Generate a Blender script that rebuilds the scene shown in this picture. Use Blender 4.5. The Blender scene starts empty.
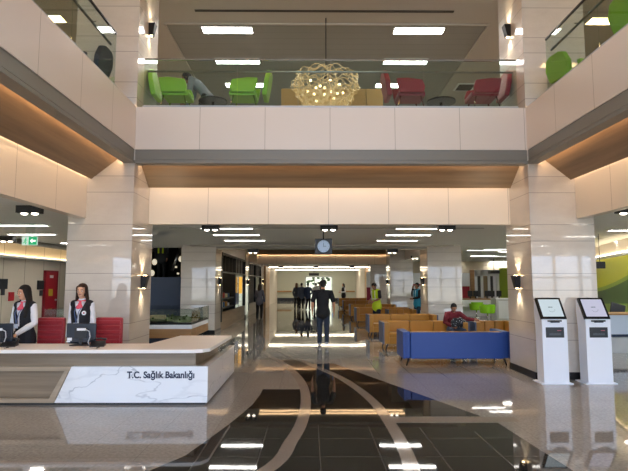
import bpy, bmesh, math, random
from mathutils import Vector, Matrix, Quaternion
random.seed(7)
PI = math.pi
C = bpy.context.scene.collection
scene = bpy.context.scene

# ------------------------------------------------------------------ camera model
F = 510.0; H = 1.7; PITCH = math.atan(48/510); YAW = math.atan(4/510)
def ray(x, y):
    a = (x-314)/F; b = (235.5-y)/F
    f = math.cos(PITCH)-b*math.sin(PITCH); z = math.sin(PITCH)+b*math.cos(PITCH)
    return a*math.cos(YAW)+f*math.sin(YAW), -a*math.sin(YAW)+f*math.cos(YAW), z
def atY(x, y, Y0):
    X, Y, z = ray(x, y); t = Y0/Y; return Vector((X*t, Y0, H+z*t))
def atZ(x, y, Z0):
    X, Y, z = ray(x, y); t = (Z0-H)/z; return Vector((X*t, Y*t, Z0))
cam_d = bpy.data.cameras.new('camera'); cam = bpy.data.objects.new('camera', cam_d); C.objects.link(cam)
cam_d.sensor_width = 36; cam_d.lens = F/628*36; cam_d.clip_end = 200
cam.location = (0, 0, H); cam.rotation_euler = (PI/2+PITCH, 0, -YAW)
scene.camera = cam

# ------------------------------------------------------------------ materials
MATS = {}
def hexc(h):
    h = h.lstrip('#'); v = [int(h[i:i+2], 16)/255 for i in (0, 2, 4)]
    return tuple(c/12.92 if c <= .04045 else ((c+.055)/1.055)**2.4 for c in v)+(1,)
def newmat(name):
    m = bpy.data.materials.new(name); m.use_nodes = True
    nt = m.node_tree; b = nt.nodes['Principled BSDF']
    return m, nt, b
def M(name, col='#808080', rough=.5, metal=0, spec=.5, emit=None, es=1, noise=0, nscale=8, trans=0, ior=1.45, coat=0, bump=0, sheen=0):
    if name in MATS: return MATS[name]
    m, nt, b = newmat(name)
    c = hexc(col) if isinstance(col, str) else col
    b.inputs['Base Color'].default_value = c
    b.inputs['Roughness'].default_value = rough; b.inputs['Metallic'].default_value = metal
    b.inputs['Specular IOR Level'].default_value = spec; b.inputs['IOR'].default_value = ior
    b.inputs['Transmission Weight'].default_value = trans; b.inputs['Coat Weight'].default_value = coat
    b.inputs['Sheen Weight'].default_value = sheen
    if emit:
        b.inputs['Emission Color'].default_value = hexc(emit); b.inputs['Emission Strength'].default_value = es
    if noise or bump:
        g = nt.nodes.new('ShaderNodeNewGeometry') if False else nt.nodes.new('ShaderNodeTexCoord')
        n = nt.nodes.new('ShaderNodeTexNoise'); n.inputs['Scale'].default_value = nscale; n.inputs['Detail'].default_value = 4
        nt.links.new(g.outputs['Object'], n.inputs['Vector'])
        if noise:
            r = nt.nodes.new('ShaderNodeMapRange'); r.inputs[3].default_value = 1-noise; r.inputs[4].default_value = 1+noise
            nt.links.new(n.outputs['Fac'], r.inputs[0])
            h = nt.nodes.new('ShaderNodeHueSaturation'); h.inputs['Color'].default_value = c
            nt.links.new(r.outputs[0], h.inputs['Value']); nt.links.new(h.outputs[0], b.inputs['Base Color'])
        if bump:
            bp = nt.nodes.new('ShaderNodeBump'); bp.inputs['Strength'].default_value = bump; bp.inputs['Distance'].default_value = .01
            nt.links.new(n.outputs['Fac'], bp.inputs['Height']); nt.links.new(bp.outputs[0], b.inputs['Normal'])
    MATS[name] = m; return m

class NG:
    """tiny node helper"""
    def __init__(s, nt): s.nt = nt
    def n(s, t, **k):
        o = s.nt.nodes.new(t)
        for a, v in k.items(): setattr(o, a, v)
        return o
    def l(s, a, b): s.nt.links.new(a, b)
    def pos(s):
        g = s.n('ShaderNodeTexCoord'); x = s.n('ShaderNodeSeparateXYZ'); s.l(g.outputs['Object'], x.inputs[0]); return g.outputs['Object'], x
    def math(s, op, a, b=None, c=None):
        m = s.n('ShaderNodeMath', operation=op)
        for i, v in enumerate((a, b, c)):
            if v is None: continue
            if isinstance(v, (int, float)): m.inputs[i].default_value = v
            else: s.l(v, m.inputs[i])
        return m.outputs[0]
    def line(s, coord, period, off, width):
        """1 on a thin joint line of a repeating grid"""
        u = s.math('MULTIPLY_ADD', coord, 1/period, -off/period)
        f = s.math('FRACT', u)
        d = s.math('ABSOLUTE', s.math('SUBTRACT', f, .5))
        return s.math('GREATER_THAN', d, .5-width/period/2)
    def mix(s, fac, a, b):
        m = s.n('ShaderNodeMix', data_type='RGBA')
        if isinstance(fac, (int, float)): m.inputs[0].default_value = fac
        else: s.l(fac, m.inputs[0])
        for i, v in ((6, a), (7, b)):
            if isinstance(v, tuple): m.inputs[i].default_value = v
            else: s.l(v, m.inputs[i])
        return m.outputs[2]

def panel_mat(name, col, axis, period, off, rough=.45, line='#94897c', w=.008, spec=.4):
    m, nt, b = newmat(name); g = NG(nt); p, x = g.pos()
    f = g.line(x.outputs[axis], period, off, w)
    g.l(g.mix(f, hexc(col), hexc(line)), b.inputs['Base Color'])
    b.inputs['Roughness'].default_value = rough; b.inputs['Specular IOR Level'].default_value = spec
    return m
def stone_mat(name, c1, c2, rough):
    """travertine-like pale stone cladding with narrow and wide courses"""
    m, nt, b = newmat(name); g = NG(nt); p, x = g.pos()
    n1 = g.n('ShaderNodeTexNoise'); n1.inputs['Scale'].default_value = 1.3; n1.inputs['Detail'].default_value = 6; n1.inputs['Roughness'].default_value = .65
    mp = g.n('ShaderNodeMapping'); mp.inputs['Scale'].default_value = (1, 1, 2.6); mp.inputs['Rotation'].default_value = (.2, .35, 0)
    g.l(p, mp.inputs[0]); g.l(mp.outputs[0], n1.inputs['Vector'])
    n2 = g.n('ShaderNodeTexNoise'); n2.inputs['Scale'].default_value = 40; n2.inputs['Detail'].default_value = 3; g.l(p, n2.inputs['Vector'])
    f = g.math('ADD', g.math('MULTIPLY', n1.outputs['Fac'], .9), g.math('MULTIPLY', n2.outputs['Fac'], .22))
    base = g.mix(g.math('SMOOTH_MIN', f, 1, 0), hexc(c1), hexc(c2))
    l1 = g.line(x.outputs[2], .89, .99, .012); l2 = g.line(x.outputs[2], .89, 1.58, .012)
    g.l(g.mix(g.math('MAXIMUM', l1, l2), base, hexc('#9a938a')), b.inputs['Base Color'])
    b.inputs['Roughness'].default_value = .4; b.inputs['Coat Weight'].default_value = .9; b.inputs['Coat Roughness'].default_value = .03; b.inputs['Coat IOR'].default_value = 1.55
    return m
def wood_mat(name, c1, c2, along, plank=.14, rough=.45, scale=1):
    """planks running along an axis (0 x, 1 y, 2 z)"""
    m, nt, b = newmat(name); g = NG(nt); p, x = g.pos()
    mp = g.n('ShaderNodeMapping'); s = [14*scale]*3; s[along] = .7*scale; mp.inputs['Scale'].default_value = s
    g.l(p, mp.inputs[0])
    n = g.n('ShaderNodeTexNoise'); n.inputs['Scale'].default_value = 1; n.inputs['Detail'].default_value = 5; n.inputs['Roughness'].default_value = .6
    g.l(mp.outputs[0], n.inputs['Vector'])
    n2 = g.n('ShaderNodeTexNoise'); n2.inputs['Scale'].default_value = .35; n2.inputs['Detail'].default_value = 2
    g.l(mp.outputs[0], n2.inputs['Vector'])
    r = g.n('ShaderNodeMapRange'); r.inputs[1].default_value = .3; r.inputs[2].default_value = .7
    g.l(g.math('ADD', g.math('MULTIPLY', n.outputs['Fac'], .6), g.math('MULTIPLY', n2.outputs['Fac'], .4)), r.inputs[0])
    base = g.mix(r.outputs[0], hexc(c1), hexc(c2))
    g.l(base, b.inputs['Base Color'])
    b.inputs['Roughness'].default_value = rough
    return m
def floor_mat(name, c1, c2, speck, rough, line=None, lc='#777777'):
    m, nt, b = newmat(name); g = NG(nt); p, x = g.pos()
    n = g.n('ShaderNodeTexNoise'); n.inputs['Scale'].default_value = speck; n.inputs['Detail'].default_value = 3; g.l(p, n.inputs['Vector'])
    n2 = g.n('ShaderNodeTexNoise'); n2.inputs['Scale'].default_value = .9; n2.inputs['Detail'].default_value = 3; g.l(p, n2.inputs['Vector'])
    r = g.n('ShaderNodeMapRange'); r.inputs[1].default_value = .35; r.inputs[2].default_value = .65
    g.l(g.math('ADD', g.math('MULTIPLY', n.outputs['Fac'], .7), g.math('MULTIPLY', n2.outputs['Fac'], .3)), r.inputs[0])
    base = g.mix(r.outputs[0], hexc(c1), hexc(c2))
    if line:
        l = g.math('MAXIMUM', g.line(x.outputs[0], line, .1, .008), g.line(x.outputs[1], line, .4, .008))
        base = g.mix(g.math('MULTIPLY', l, .6), base, hexc(lc))
    g.l(base, b.inputs['Base Color'])
    b.inputs['Roughness'].default_value = rough; b.inputs['IOR'].default_value = 1.56
    n3 = g.n('ShaderNodeTexNoise'); n3.inputs['Scale'].default_value = 1.1; g.l(p, n3.inputs['Vector'])
    bp = g.n('ShaderNodeBump'); bp.inputs['Strength'].default_value = .035; bp.inputs['Distance'].default_value = .02
    g.l(n3.outputs['Fac'], bp.inputs['Height']); g.l(bp.outputs[0], b.inputs['Normal'])
    return m
def marble_mat(name):
    m, nt, b = newmat(name); g = NG(nt); p, x = g.pos()
    mp = g.n('ShaderNodeMapping'); mp.inputs['Rotation'].default_value = (0, .75, .3); mp.inputs['Scale'].default_value = (.8, .8, 2.2); g.l(p, mp.inputs[0])
    def vein(sc, w, dist, off):
        mp2 = g.n('ShaderNodeMapping'); mp2.inputs['Location'].default_value = off; g.l(mp.outputs[0], mp2.inputs[0])
        n = g.n('ShaderNodeTexNoise'); n.inputs['Scale'].default_value = sc; n.inputs['Detail'].default_value = 5; n.inputs['Distortion'].default_value = dist
        g.l(mp2.outputs[0], n.inputs['Vector'])
        d = g.math('ABSOLUTE', g.math('SUBTRACT', n.outputs['Fac'], .5))
        r = g.n('ShaderNodeMapRange'); r.inputs[1].default_value = 0; r.inputs[2].default_value = w; r.inputs[3].default_value = 1; r.inputs[4].default_value = 0
        g.l(d, r.inputs[0]); return r.outputs[0]
    v1 = g.math('MULTIPLY', g.math('MULTIPLY', vein(.55, .006, .25, (1.3, 0, 2)), vein(.8, .2, 0, (5, 1, 0))), .6); v2 = g.math('MULTIPLY', vein(.8, .03, .4, (0, 3, 0)), .12)
    g.l(g.mix(g.math('MAXIMUM', v1, v2), hexc('#e9ebee'), hexc('#7d8390')), b.inputs['Base Color'])
    b.inputs['Roughness'].default_value = .08
    return m
def wallart_mat(name):
    """green curved wall graphic: lime field over a dark green swoosh"""
    m, nt, b = newmat(name); g = NG(nt); p, x = g.pos()
    u = x.outputs[0]; z = x.outputs[2]
    arc = g.math('SUBTRACT', 1.86, g.math('SUBTRACT', g.math('MULTIPLY', u, .17), g.math('MULTIPLY', g.math('MULTIPLY', u, u), .014)))
    c = g.mix(g.math('LESS_THAN', z, g.math('ADD', arc, .12)), hexc('#b9bb16'), hexc('#7f9a22'))
    c = g.mix(g.math('LESS_THAN', z, arc), c, hexc('#3c5a20'))
    c = g.mix(g.math('LESS_THAN', z, g.math('SUBTRACT', 1.15, g.math('MULTIPLY', u, .04))), c, hexc('#7f9a2a'))
    g.l(c, b.inputs['Base Color']); b.inputs['Roughness'].default_value = .35
    return m

m_stone = stone_mat('pillar_stone', '#d9d3ca', '#b9b0a5', .13)
m_cream = M('cream_paint', '#d8cfc4', .45, noise=.02, nscale=3)
FAX = .37
m_fasX = panel_mat('fascia_panels_across', '#d9d0c8', 0, 1.205, FAX, .32)
m_fasY = panel_mat('fascia_panels_along', '#d9d0c8', 1, 1.13, 5.85, .32)
m_hdrX = panel_mat('header_panels_across', '#e0d5c6', 0, 1.205, FAX, .35)
m_hdrY = panel_mat('header_panels_along', '#e0d5c6', 1, 1.13, 5.85, .35)
m_grey = M('grey_metal_trim', '#7b7871', .4, metal=.0)
m_groove = M('dark_groove', '#3a3733', .6)
m_woodX = wood_mat('soffit_wood_across', '#957a5c', '#65503a', 0, scale=.6)
m_woodY = wood_mat('soffit_wood_along', '#957a5c', '#65503a', 1, scale=.6)
m_dwoodX = wood_mat('desk_wood', '#98866f', '#73624f', 0, scale=1.2, rough=.35)
m_lwood = wood_mat('light_wood', '#b98f5f', '#8f6b43', 0, scale=1.0)
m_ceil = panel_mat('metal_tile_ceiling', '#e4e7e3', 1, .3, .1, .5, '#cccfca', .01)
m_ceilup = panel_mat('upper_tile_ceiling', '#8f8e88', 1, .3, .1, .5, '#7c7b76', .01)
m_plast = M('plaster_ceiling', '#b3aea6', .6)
m_white = M('white_gloss', '#e9ecef', .25)
m_marble = marble_mat('white_marble')
m_floor = floor_mat('light_granite', '#a3a19c', '#898782', 30, .035, .6, '#7d7a75')
m_dark = floor_mat('dark_granite', '#262522', '#1d1c1a', 60, .03, .6, '#7c7a74')
m_band = floor_mat('speckled_band_granite', '#a0988e', '#827a72', 220, .05)
m_black = M('black_plastic', '#15161a', .4)
m_blackm = M('black_metal', '#1b1b1c', .45, metal=.3)
m_base = M('black_baseboard', '#17181a', .3)
m_chrome = M('chrome', '#d5d5d5', .12, metal=1)
m_steel = M('brushed_steel', '#a8aaac', .3, metal=1)
m_navyw = M('navy_board', '#2b3a52', .5)
m_mirror = M('dark_glass', '#20262a', .06)
def light_mat(name, col, s): return M(name, '#ffffff', .5, emit=col, es=s)
m_panel = light_mat('light_panel', '#fffaf2', 33)
m_strip = light_mat('cove_led', '#ffd3a4', 30)
m_striph = light_mat('header_led', '#ffd9b0', 13)
m_warmp = light_mat('warm_panel', '#ffc98a', 38)
m_strip2 = light_mat('line_led', '#fff0d6', 15)
m_spot = light_mat('spot_lens', '#fff0dc', 9)
m_glow = light_mat('sconce_lamp', '#ffd9a0', 40)
def glass_mat(name, tint, fac=.0):
    """thin architectural glass: mostly clear with fresnel reflection"""
    m = bpy.data.materials.new(name); m.use_nodes = True; nt = m.node_tree; nt.nodes.clear(); g = NG(nt)
    o = g.n('ShaderNodeOutputMaterial'); t = g.n('ShaderNodeBsdfTransparent'); t.inputs[0].default_value = tint
    s = g.n('ShaderNodeBsdfGlossy'); s.inputs['Roughness'].default_value = .01
    fr = g.n('ShaderNodeFresnel'); gm = g.n('ShaderNodeNewGeometry'); g.l(g.math('MULTIPLY_ADD', gm.outputs['Backfacing'], 1/1.5-1.5, 1.5), fr.inputs[0])
    mx = g.n('ShaderNodeMixShader'); g.l(fr.outputs[0], mx.inputs[0]); g.l(t.outputs[0], mx.inputs[1]); g.l(s.outputs[0], mx.inputs[2]); g.l(mx.outputs[0], o.inputs[0])
    return m
m_glass = glass_mat('clear_glass', (.86, .93, .90, 1))
m_glassc = glass_mat('case_glass', (.9, .94, .93, 1))
m_gedge = M('glass_edge', '#6f9186', .1)

# ------------------------------------------------------------------ mesh helpers
class MB:
    def __init__(s): s.bm = bmesh.new()
    def box(s, x0, x1, y0, y1, z0, z1, mat=None, bev=0, mi=0):
        vs = [s.bm.verts.new((x, y, z)) for x in (x0, x1) for y in (y0, y1) for z in (z0, z1)]
        if mat is not None:
            for v in vs: v.co = mat @ v.co
        f = [s.bm.faces.new([vs[i] for i in q]) for q in ((0,1,3,2),(4,6,7,5),(0,4,5,1),(2,3,7,6),(0,2,6,4),(1,5,7,3))]
        for q in f: q.material_index = mi
        if bev:
            es = list({e for q in f for e in q.edges})
            r = bmesh.ops.bevel(s.bm, geom=es, offset=bev, segments=2, profile=.6, affect='EDGES')
            for q in r['faces']: q.material_index = mi
        return s
    def quad(s, *p, mi=0):
        f = s.bm.faces.new([s.bm.verts.new(q) for q in p]); f.material_index = mi; return s
    def cyl(s, p0, p1, r0, r1=None, seg=12, mi=0):
        r1 = r0 if r1 is None else r1; p0 = Vector(p0); p1 = Vector(p1); t = (p1-p0).normalized()
        u = t.orthogonal().normalized(); v = t.cross(u)
        A = [s.bm.verts.new(p0+(u*math.cos(a)+v*math.sin(a))*r0) for a in [2*PI*i/seg for i in range(seg)]]
        B = [s.bm.verts.new(p1+(u*math.cos(a)+v*math.sin(a))*r1) for a in [2*PI*i/seg for i in range(seg)]]
        for i in range(seg):
            j = (i+1) % seg; f = s.bm.faces.new((A[i], A[j], B[j], B[i])); f.material_index = mi; f.smooth = True
        s.bm.faces.new(A[::-1]).material_index = mi; s.bm.faces.new(B).material_index = mi
        return s
    def tube(s, pts, r, seg=8, closed=False, mi=0):
        pts = [Vector(p) for p in pts]; n = len(pts); rings = []
        u = None
        for i, p in enumerate(pts):
            a = pts[(i-1) % n] if (closed or i > 0) else p; b = pts[(i+1) % n] if (closed or i < n-1) else p
            t = (b-a).normalized()
            u = t.orthogonal().normalized() if u is None else (u-t*u.dot(t)).normalized()
            v = t.cross(u)
            rings.append([s.bm.verts.new(p+(u*math.cos(k)+v*math.sin(k))*r) for k in [2*PI*q/seg for q in range(seg)]])
        for i in range(n if closed else n-1):
            A = rings[i]; B = rings[(i+1) % n]
            for k in range(seg):
                f = s.bm.faces.new((A[k], A[(k+1) % seg], B[(k+1) % seg], B[k])); f.smooth = True; f.material_index = mi
        if not closed: s.bm.faces.new(rings[0][::-1]); s.bm.faces.new(rings[-1])
        return s
    def prism(s, poly, z0, z1, axis='z', mi=0, bev=0):
        def P(a, b, c): return {'z': (a, b, c), 'y': (a, c, b), 'x': (c, a, b)}[axis]
        A = [s.bm.verts.new(P(a, b, z0)) for a, b in poly]; B = [s.bm.verts.new(P(a, b, z1)) for a, b in poly]
        n = len(poly); fs = []
        for i in range(n):
            j = (i+1) % n; fs.append(s.bm.faces.new((A[i], A[j], B[j], B[i])))
        fs.append(s.bm.faces.new(A[::-1])); fs.append(s.bm.faces.new(B))
        for f in fs: f.material_index = mi
        if bev:
            es = list({e for q in fs for e in q.edges})
            bmesh.ops.bevel(s.bm, geom=es, offset=bev, segments=2, profile=.6, affect='EDGES')
        return s
    def sph(s, c, rx, ry=None, rz=None, seg=16, mi=0, rot=None):
        ry = rx if ry is None else ry; rz = rx if rz is None else rz
        r = bmesh.ops.create_uvsphere(s.bm, u_segments=seg, v_segments=max(6, seg//2), radius=1)
        for v in r['verts']:
            q = Vector((v.co.x*rx, v.co.y*ry, v.co.z*rz))
            if rot: q = rot @ q
            v.co = q+Vector(c)
            for f in v.link_faces: f.smooth = True; f.material_index = mi
        return s
    def loft(s, rings, seg=14, side=(1, 0, 0), mi=0, dome=True):
        """rings: (point, half-width along side, half-depth); domed ends"""
        R = [(Vector(p), a, b) for p, a, b in rings]
        if dome:
            t0 = (R[0][0]-R[1][0]).normalized(); t1 = (R[-1][0]-R[-2][0]).normalized()
            r0 = min(R[0][1:]); r1 = min(R[-1][1:])
            R = [(R[0][0]+t0*r0*.92, R[0][1]*.35, R[0][2]*.35), (R[0][0]+t0*r0*.6, R[0][1]*.8, R[0][2]*.8)]+R+[(R[-1][0]+t1*r1*.6, R[-1][1]*.8, R[-1][2]*.8), (R[-1][0]+t1*r1*.92, R[-1][1]*.35, R[-1][2]*.35)]
        out = []; n = len(R)
        for i, (p, a, b) in enumerate(R):
            t = (R[min(i+1, n-1)][0]-R[max(i-1, 0)][0]).normalized()
            u = Vector(side); u = u-t*u.dot(t)
            if u.length < .15: u = Vector((0, 1, 0)); u = u-t*u.dot(t)
            u.normalize(); v = t.cross(u)
            out.append([s.bm.verts.new(p+u*math.cos(k)*a+v*math.sin(k)*b) for k in [2*PI*q/seg for q in range(seg)]])
        for i in range(n-1):
            for k in range(seg):
                f = s.bm.faces.new((out[i][k], out[i][(k+1) % seg], out[i+1][(k+1) % seg], out[i+1][k])); f.smooth = True; f.material_index = mi
        s.bm.faces.new(out[0][::-1]); s.bm.faces.new(out[-1])
        return s
    def xf(s, mat):
        s.bm.transform(mat); return s
    def build(s, name, mats, parent=None, kind=None, loc=None, smooth=False):
        bmesh.ops.recalc_face_normals(s.bm, faces=s.bm.faces)
        me = bpy.data.meshes.new(name); s.bm.to_mesh(me); s.bm.free()
        for m in (mats if isinstance(mats, (list, tuple)) else [mats]): me.materials.append(m)
        if smooth:
            for p in me.polygons: p.use_smooth = True
        o = bpy.data.objects.new(name, me); C.objects.link(o)
        if parent: o.parent = parent
        if kind: o['kind'] = kind
        if loc: o.location = loc
        return o
def tag(o, label, cat, group=None, kind=None):
    o['label'] = label; o['category'] = cat
    if group: o['group'] = group
    if kind: o['kind'] = kind
    return o
def empty(name, loc, label, cat, rz=0, group=None):
    o = bpy.data.objects.new(name, None); C.objects.link(o); o.location = loc; o.rotation_euler = (0, 0, rz); o.empty_display_size = .1
    return tag(o, label, cat, group)
def copy_tree(o, parent=None):
    c = o.copy(); C.objects.link(c)
    if parent: c.parent = parent
    for ch in list(o.children): copy_tree(ch, c)
    return c
def S(name, mb, mat): return mb.build(name, mat, kind='structure')
_n = [0]
def trim(mb, mat):
    _n[0] += 1; return S('trim_%d' % _n[0], mb, mat)
def text_mesh(body, size, mat, name, parent=None, bold=0, ext=.002, align='LEFT'):
    c = bpy.data.curves.new(name, 'FONT'); c.body = body; c.size = size; c.extrude = ext; c.offset = bold; c.align_x = align
    o = bpy.data.objects.new(name+'_tmp', c); C.objects.link(o)
    bpy.context.view_layer.update(); dg = bpy.context.evaluated_depsgraph_get()
    me = bpy.data.meshes.new_from_object(o.evaluated_get(dg)); bpy.data.objects.remove(o)
    me.materials.clear(); me.materials.append(mat)
    t = bpy.data.objects.new(name, me); C.objects.link(t)
    if parent: t.parent = parent
    return t

# ------------------------------------------------------------------ key planes
XL, XR, YF, PW = -3.22, 4.02, 9.22, 1.17
ZFB, ZGR, ZFT = 3.90, 4.16, 4.96      # fascia bottom, grey band top, fascia top
ZH0, ZH1 = 2.88, 3.60                  # header bottom / wood lower edge
HL, HR = -4.07, 4.87; YH = 10.12
ZC = 3.0; ZUP = 7.9
Y2 = 17.45; Y3 = 25.7; Y4 = 34.0
YB = -6.0
WL, WR = -9.5, 13.5

# ------------------------------------------------------------------ floor
S('floor', MB().quad((WL, YB, 0), (WR, YB, 0), (WR, 51, 0), (WL, 51, 0)), m_floor)
def flat(pts, z, mat):
    mb = MB(); mb.bm.faces.new([mb.bm.verts.new((x, y, z)) for x, y in pts])
    bmesh.ops.triangulate(mb.bm, faces=mb.bm.faces[:]); return trim(mb, mat)
def smooth_pts(p, n=6):
    out = []
    for i in range(len(p)-1):
        p0 = p[max(i-1, 0)]; p1 = p[i]; p2 = p[i+1]; p3 = p[min(i+2, len(p)-1)]
        for k in range(n):
            t = k/n
            out.append(tuple(.5*((2*p1[j])+(-p0[j]+p2[j])*t+(2*p0[j]-5*p1[j]+4*p2[j]-p3[j])*t*t+(-p0[j]+3*p1[j]-3*p2[j]+p3[j])*t**3) for j in (0, 1)))
    return out+[p[-1]]
# left curve of the dark field, then arcs
bL = smooth_pts([(-1.6, 3.0), (-.44, 4.75), (-.2, 5.72), (-.09, 6.6), (-.06, 7.67), (-.12, 8.78), (-.28, 9.83), (-.52, 10.9), (-.94, 12.23), (-1.3, 13.6), (-1.42, 15), (-1.2, 16.3)])
bR = smooth_pts([(.7, 3.0), (.93, 4.8), (.98, 5.7), (.97, 6.66), (.92, 7.47), (.79, 8.37), (.53, 9.51), (.08, 10.76), (-.47, 12.23), (-.85, 13.4)])
flat([(-2.8, 3.0), (-1.9, 4.2), (-1.46, 4.84), (-1.24, 5.24), (-1.12, 5.74), (-.96, 6.48), (-.81, 7.37), (-.76, 8.08), (-.76, 8.42), (-.14, 8.42), (-.06, 7.67), (-.09, 6.6), (-.2, 5.72), (-.44, 4.75), (-1.6, 3.0)], .0015, m_dark)
# dark field between the two arcs
lens_ = [p for p in bL if p[1] <= 11.6]; rens_ = [p for p in bR if p[1] <= 11.6]
flat(lens_+[(-.42, 11.6)]+rens_[::-1], .0015, m_dark)
flat([(.7, 3.0)]+[p for p in bR if 3.0 < p[1] < 6.42]+[(.98, 6.42), (2.3, 6.42), (2.4, 4.8), (2.6, 3.0)], .0015, m_dark)
flat([(.97, 6.72)]+[p for p in bR if 6.72 < p[1] < 11.2]+[(.5, 11.1), (2.2, 6.72)], .0015, m_dark)
def ribbon(pts, w, z, mat):
    mb = MB(); L = []; R = []
    for i, p in enumerate(pts):
        a = Vector(pts[max(i-1, 0)]); b = Vector(pts[min(i+1, len(pts)-1)]); t = (b-a).normalized(); n = Vector((-t.y, t.x))
        ww = w(i/(len(pts)-1)) if callable(w) else w
        L.append(mb.bm.verts.new((p[0]+n.x*ww/2, p[1]+n.y*ww/2, z))); R.append(mb.bm.verts.new((p[0]-n.x*ww/2, p[1]-n.y*ww/2, z)))
    for i in range(len(pts)-1): mb.bm.faces.new((L[i], R[i], R[i+1], L[i+1]))
    return trim(mb, mat)
ribbon(bL, .15, .003, m_band); ribbon(bR, .15, .003, m_band)
ribbon([(.95, 6.57), (2.6, 6.57)], .22, .0028, m_band)
ribbon([(-9, 5.05), (-1.5, 5.05)], .09, .0028, m_band)
# darker field further up the aisle
flat([(-1.1, 14.0), (1.6, 14.0), (1.2, 17.5), (.6, 21.0), (-.9, 21.0), (-1.5, 17.0)], .0015, m_dark)
ribbon([(-1.6, 15.2), (2.0, 15.2)], .16, .0028, m_band); ribbon([(-1.6, 18.4), (2.0, 18.4)], .16, .0028, m_band)
flat([(-.6, 24), (1.2, 24), (.9, 30), (-.4, 30)], .0015, m_dark)

# ------------------------------------------------------------------ envelope
S('wall_left', MB().box(WL-.2, WL, YB, 51, 0, 8.2), panel_mat('cream_wall_panels', '#c9c0b0', 1, 1.2, .3, .5, '#8f8778', .03))
S('wall_right', MB().box(WR, WR+.2, YB, 51, 0, 8.2), m_cream)
S('wall_back', MB().box(WL, WR, 50.6, 50.8, 0, 3.2), M('far_wall_paint', '#c2c4b6', .5))
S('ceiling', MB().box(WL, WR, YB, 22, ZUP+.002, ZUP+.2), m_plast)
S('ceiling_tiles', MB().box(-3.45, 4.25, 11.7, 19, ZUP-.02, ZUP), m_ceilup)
_ = trim(MB().box(-3.5, -3.45, 11.7, 19, ZUP-.06, ZUP), m_plast); trim(MB().box(4.25, 4.3, 11.7, 19, ZUP-.06, ZUP), m_plast)
trim(MB().box(-3.5, 4.3, 11.66, 11.7, ZUP-.04, ZUP), m_plast)
trim(MB().box(-2.63, 3.29, 11.08, 11.16, ZUP-.012, ZUP), m_groove)
S('wall_upper', MB().box(WL, WR, 19.0, 19.2, 4.86, ZUP), M('upper_wall_paint', '#a9a898', .6))
trim(MB().box(-2.9, 3.9, 18.9, 19.0, 7.0, 7.06), m_white)
# facade behind the photographer: glazed curtain wall, daylight enters here
mb = MB()
mb.box(WL-.2, WR+.2, YB-.15, YB, 0, .3).box(WL-.2, WR+.2, YB-.15, YB, 3.1, 4.9).box(WL-.2, WR+.2, YB-.15, YB, 7.6, 8.2)
x = WL
while x < WR+.1:
    mb.box(x-.05, x+.05, YB-.15, YB, .3, 3.1).box(x-.05, x+.05, YB-.15, YB, 4.9, 7.6); x += 1.25
mb.box(WL, WR, YB-.1, YB-.04, 1.95, 2.03)
S('wall_front', mb, M('facade_frame', '#b8b6b0', .5))
# upper floor slabs (sides and far side) with the lower ceilings
S('floor_upper_left', MB().box(WL, XL-.15, YB, 19, 4.5, 4.86), m_plast)
S('floor_upper_right', MB().box(XR+.15, WR, YB, 19, 4.5, 4.86), m_plast)
S('floor_upper_back', MB().box(XL-.15, XR+.15, YF+.15, 19, 4.5, 4.86), m_plast)
S('ceiling_left', MB().box(WL, HL-.17, YB, 18.6, ZC, ZC+.15), m_ceil)
S('ceiling_right', MB().box(HR+.17, WR, YB, 34.2, ZC, ZC+.15), m_ceil)
S('ceiling_middle', MB().box(HL-.17, HR+.17, YH+.17, Y2+.2, ZC, ZC+.15), m_ceil)
S('ceiling_far', MB().box(WL, WR, 31.7, 50.6, ZC, ZC+.15).box(WL, -6.5, 18.6, 31.7, ZC, ZC+.15), m_ceil)
trim(MB().box(-3.3, 4.1, 11.9, 11.93, ZC-.006, ZC), m_groove)
trim(MB().box(HL, HR, Y2+.05, Y2+.75, 2.90, 3.9), M('beam_paint', '#9b9a94', .45))
trim(MB().box(HL, HR, Y2-.25, Y2+.02, 2.96, 3.0), m_plast)
# dark service void above the boarded corner
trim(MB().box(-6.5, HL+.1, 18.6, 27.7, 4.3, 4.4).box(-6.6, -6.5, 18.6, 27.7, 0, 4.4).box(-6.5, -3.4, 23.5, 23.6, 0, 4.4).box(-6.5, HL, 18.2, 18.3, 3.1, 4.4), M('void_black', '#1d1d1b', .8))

def side_band(sgn):
    """fascia, grey lip, sloped wood soffit and cream header along one side of the atrium; sgn -1 left, +1 right"""
    X = XL if sgn < 0 else XR; Hh = HL if sgn < 0 else HR
    def bx(mb, a, b, *r): return mb.box(min(a, b), max(a, b), *r)
    trim(bx(MB(), X, X+sgn*.15, YB, YF+.15, ZGR, ZFT), m_fasY)
    trim(bx(MB(), X+sgn*.015, X+sgn*.15, YB, YF+.1, ZFB+.07, ZGR), m_grey)
    trim(bx(bx(MB(), X, X+sgn*.2, YB, YF-.0, ZFB, ZFB+.055), X+sgn*.03, X+sgn*.15, YB, YF, ZFB+.05, ZFB+.075), m_grey)
    a = X+sgn*.24; b = Hh-sgn*.07
    mb = MB(); mb.prism([(a, 4.03), (b, ZH1), (b, ZH1+.03), (a, 4.06)], YB, YF-.005, axis='y'); trim(mb, m_woodY)
    trim(bx(MB(), Hh, Hh+sgn*.17, YB, YF-.005, ZH0, 4.5), m_hdrY)
    trim(bx(MB(), a-sgn*.04, a-sgn*.02, YB+.5, YF-.02, 3.962, 3.995), m_strip)
    trim(bx(MB(), b+sgn*.03, b+sgn*.045, YB+.5, YF-.02, ZH1+.05, ZH1+.06), m_striph)
side_band(-1); side_band(1)
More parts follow.
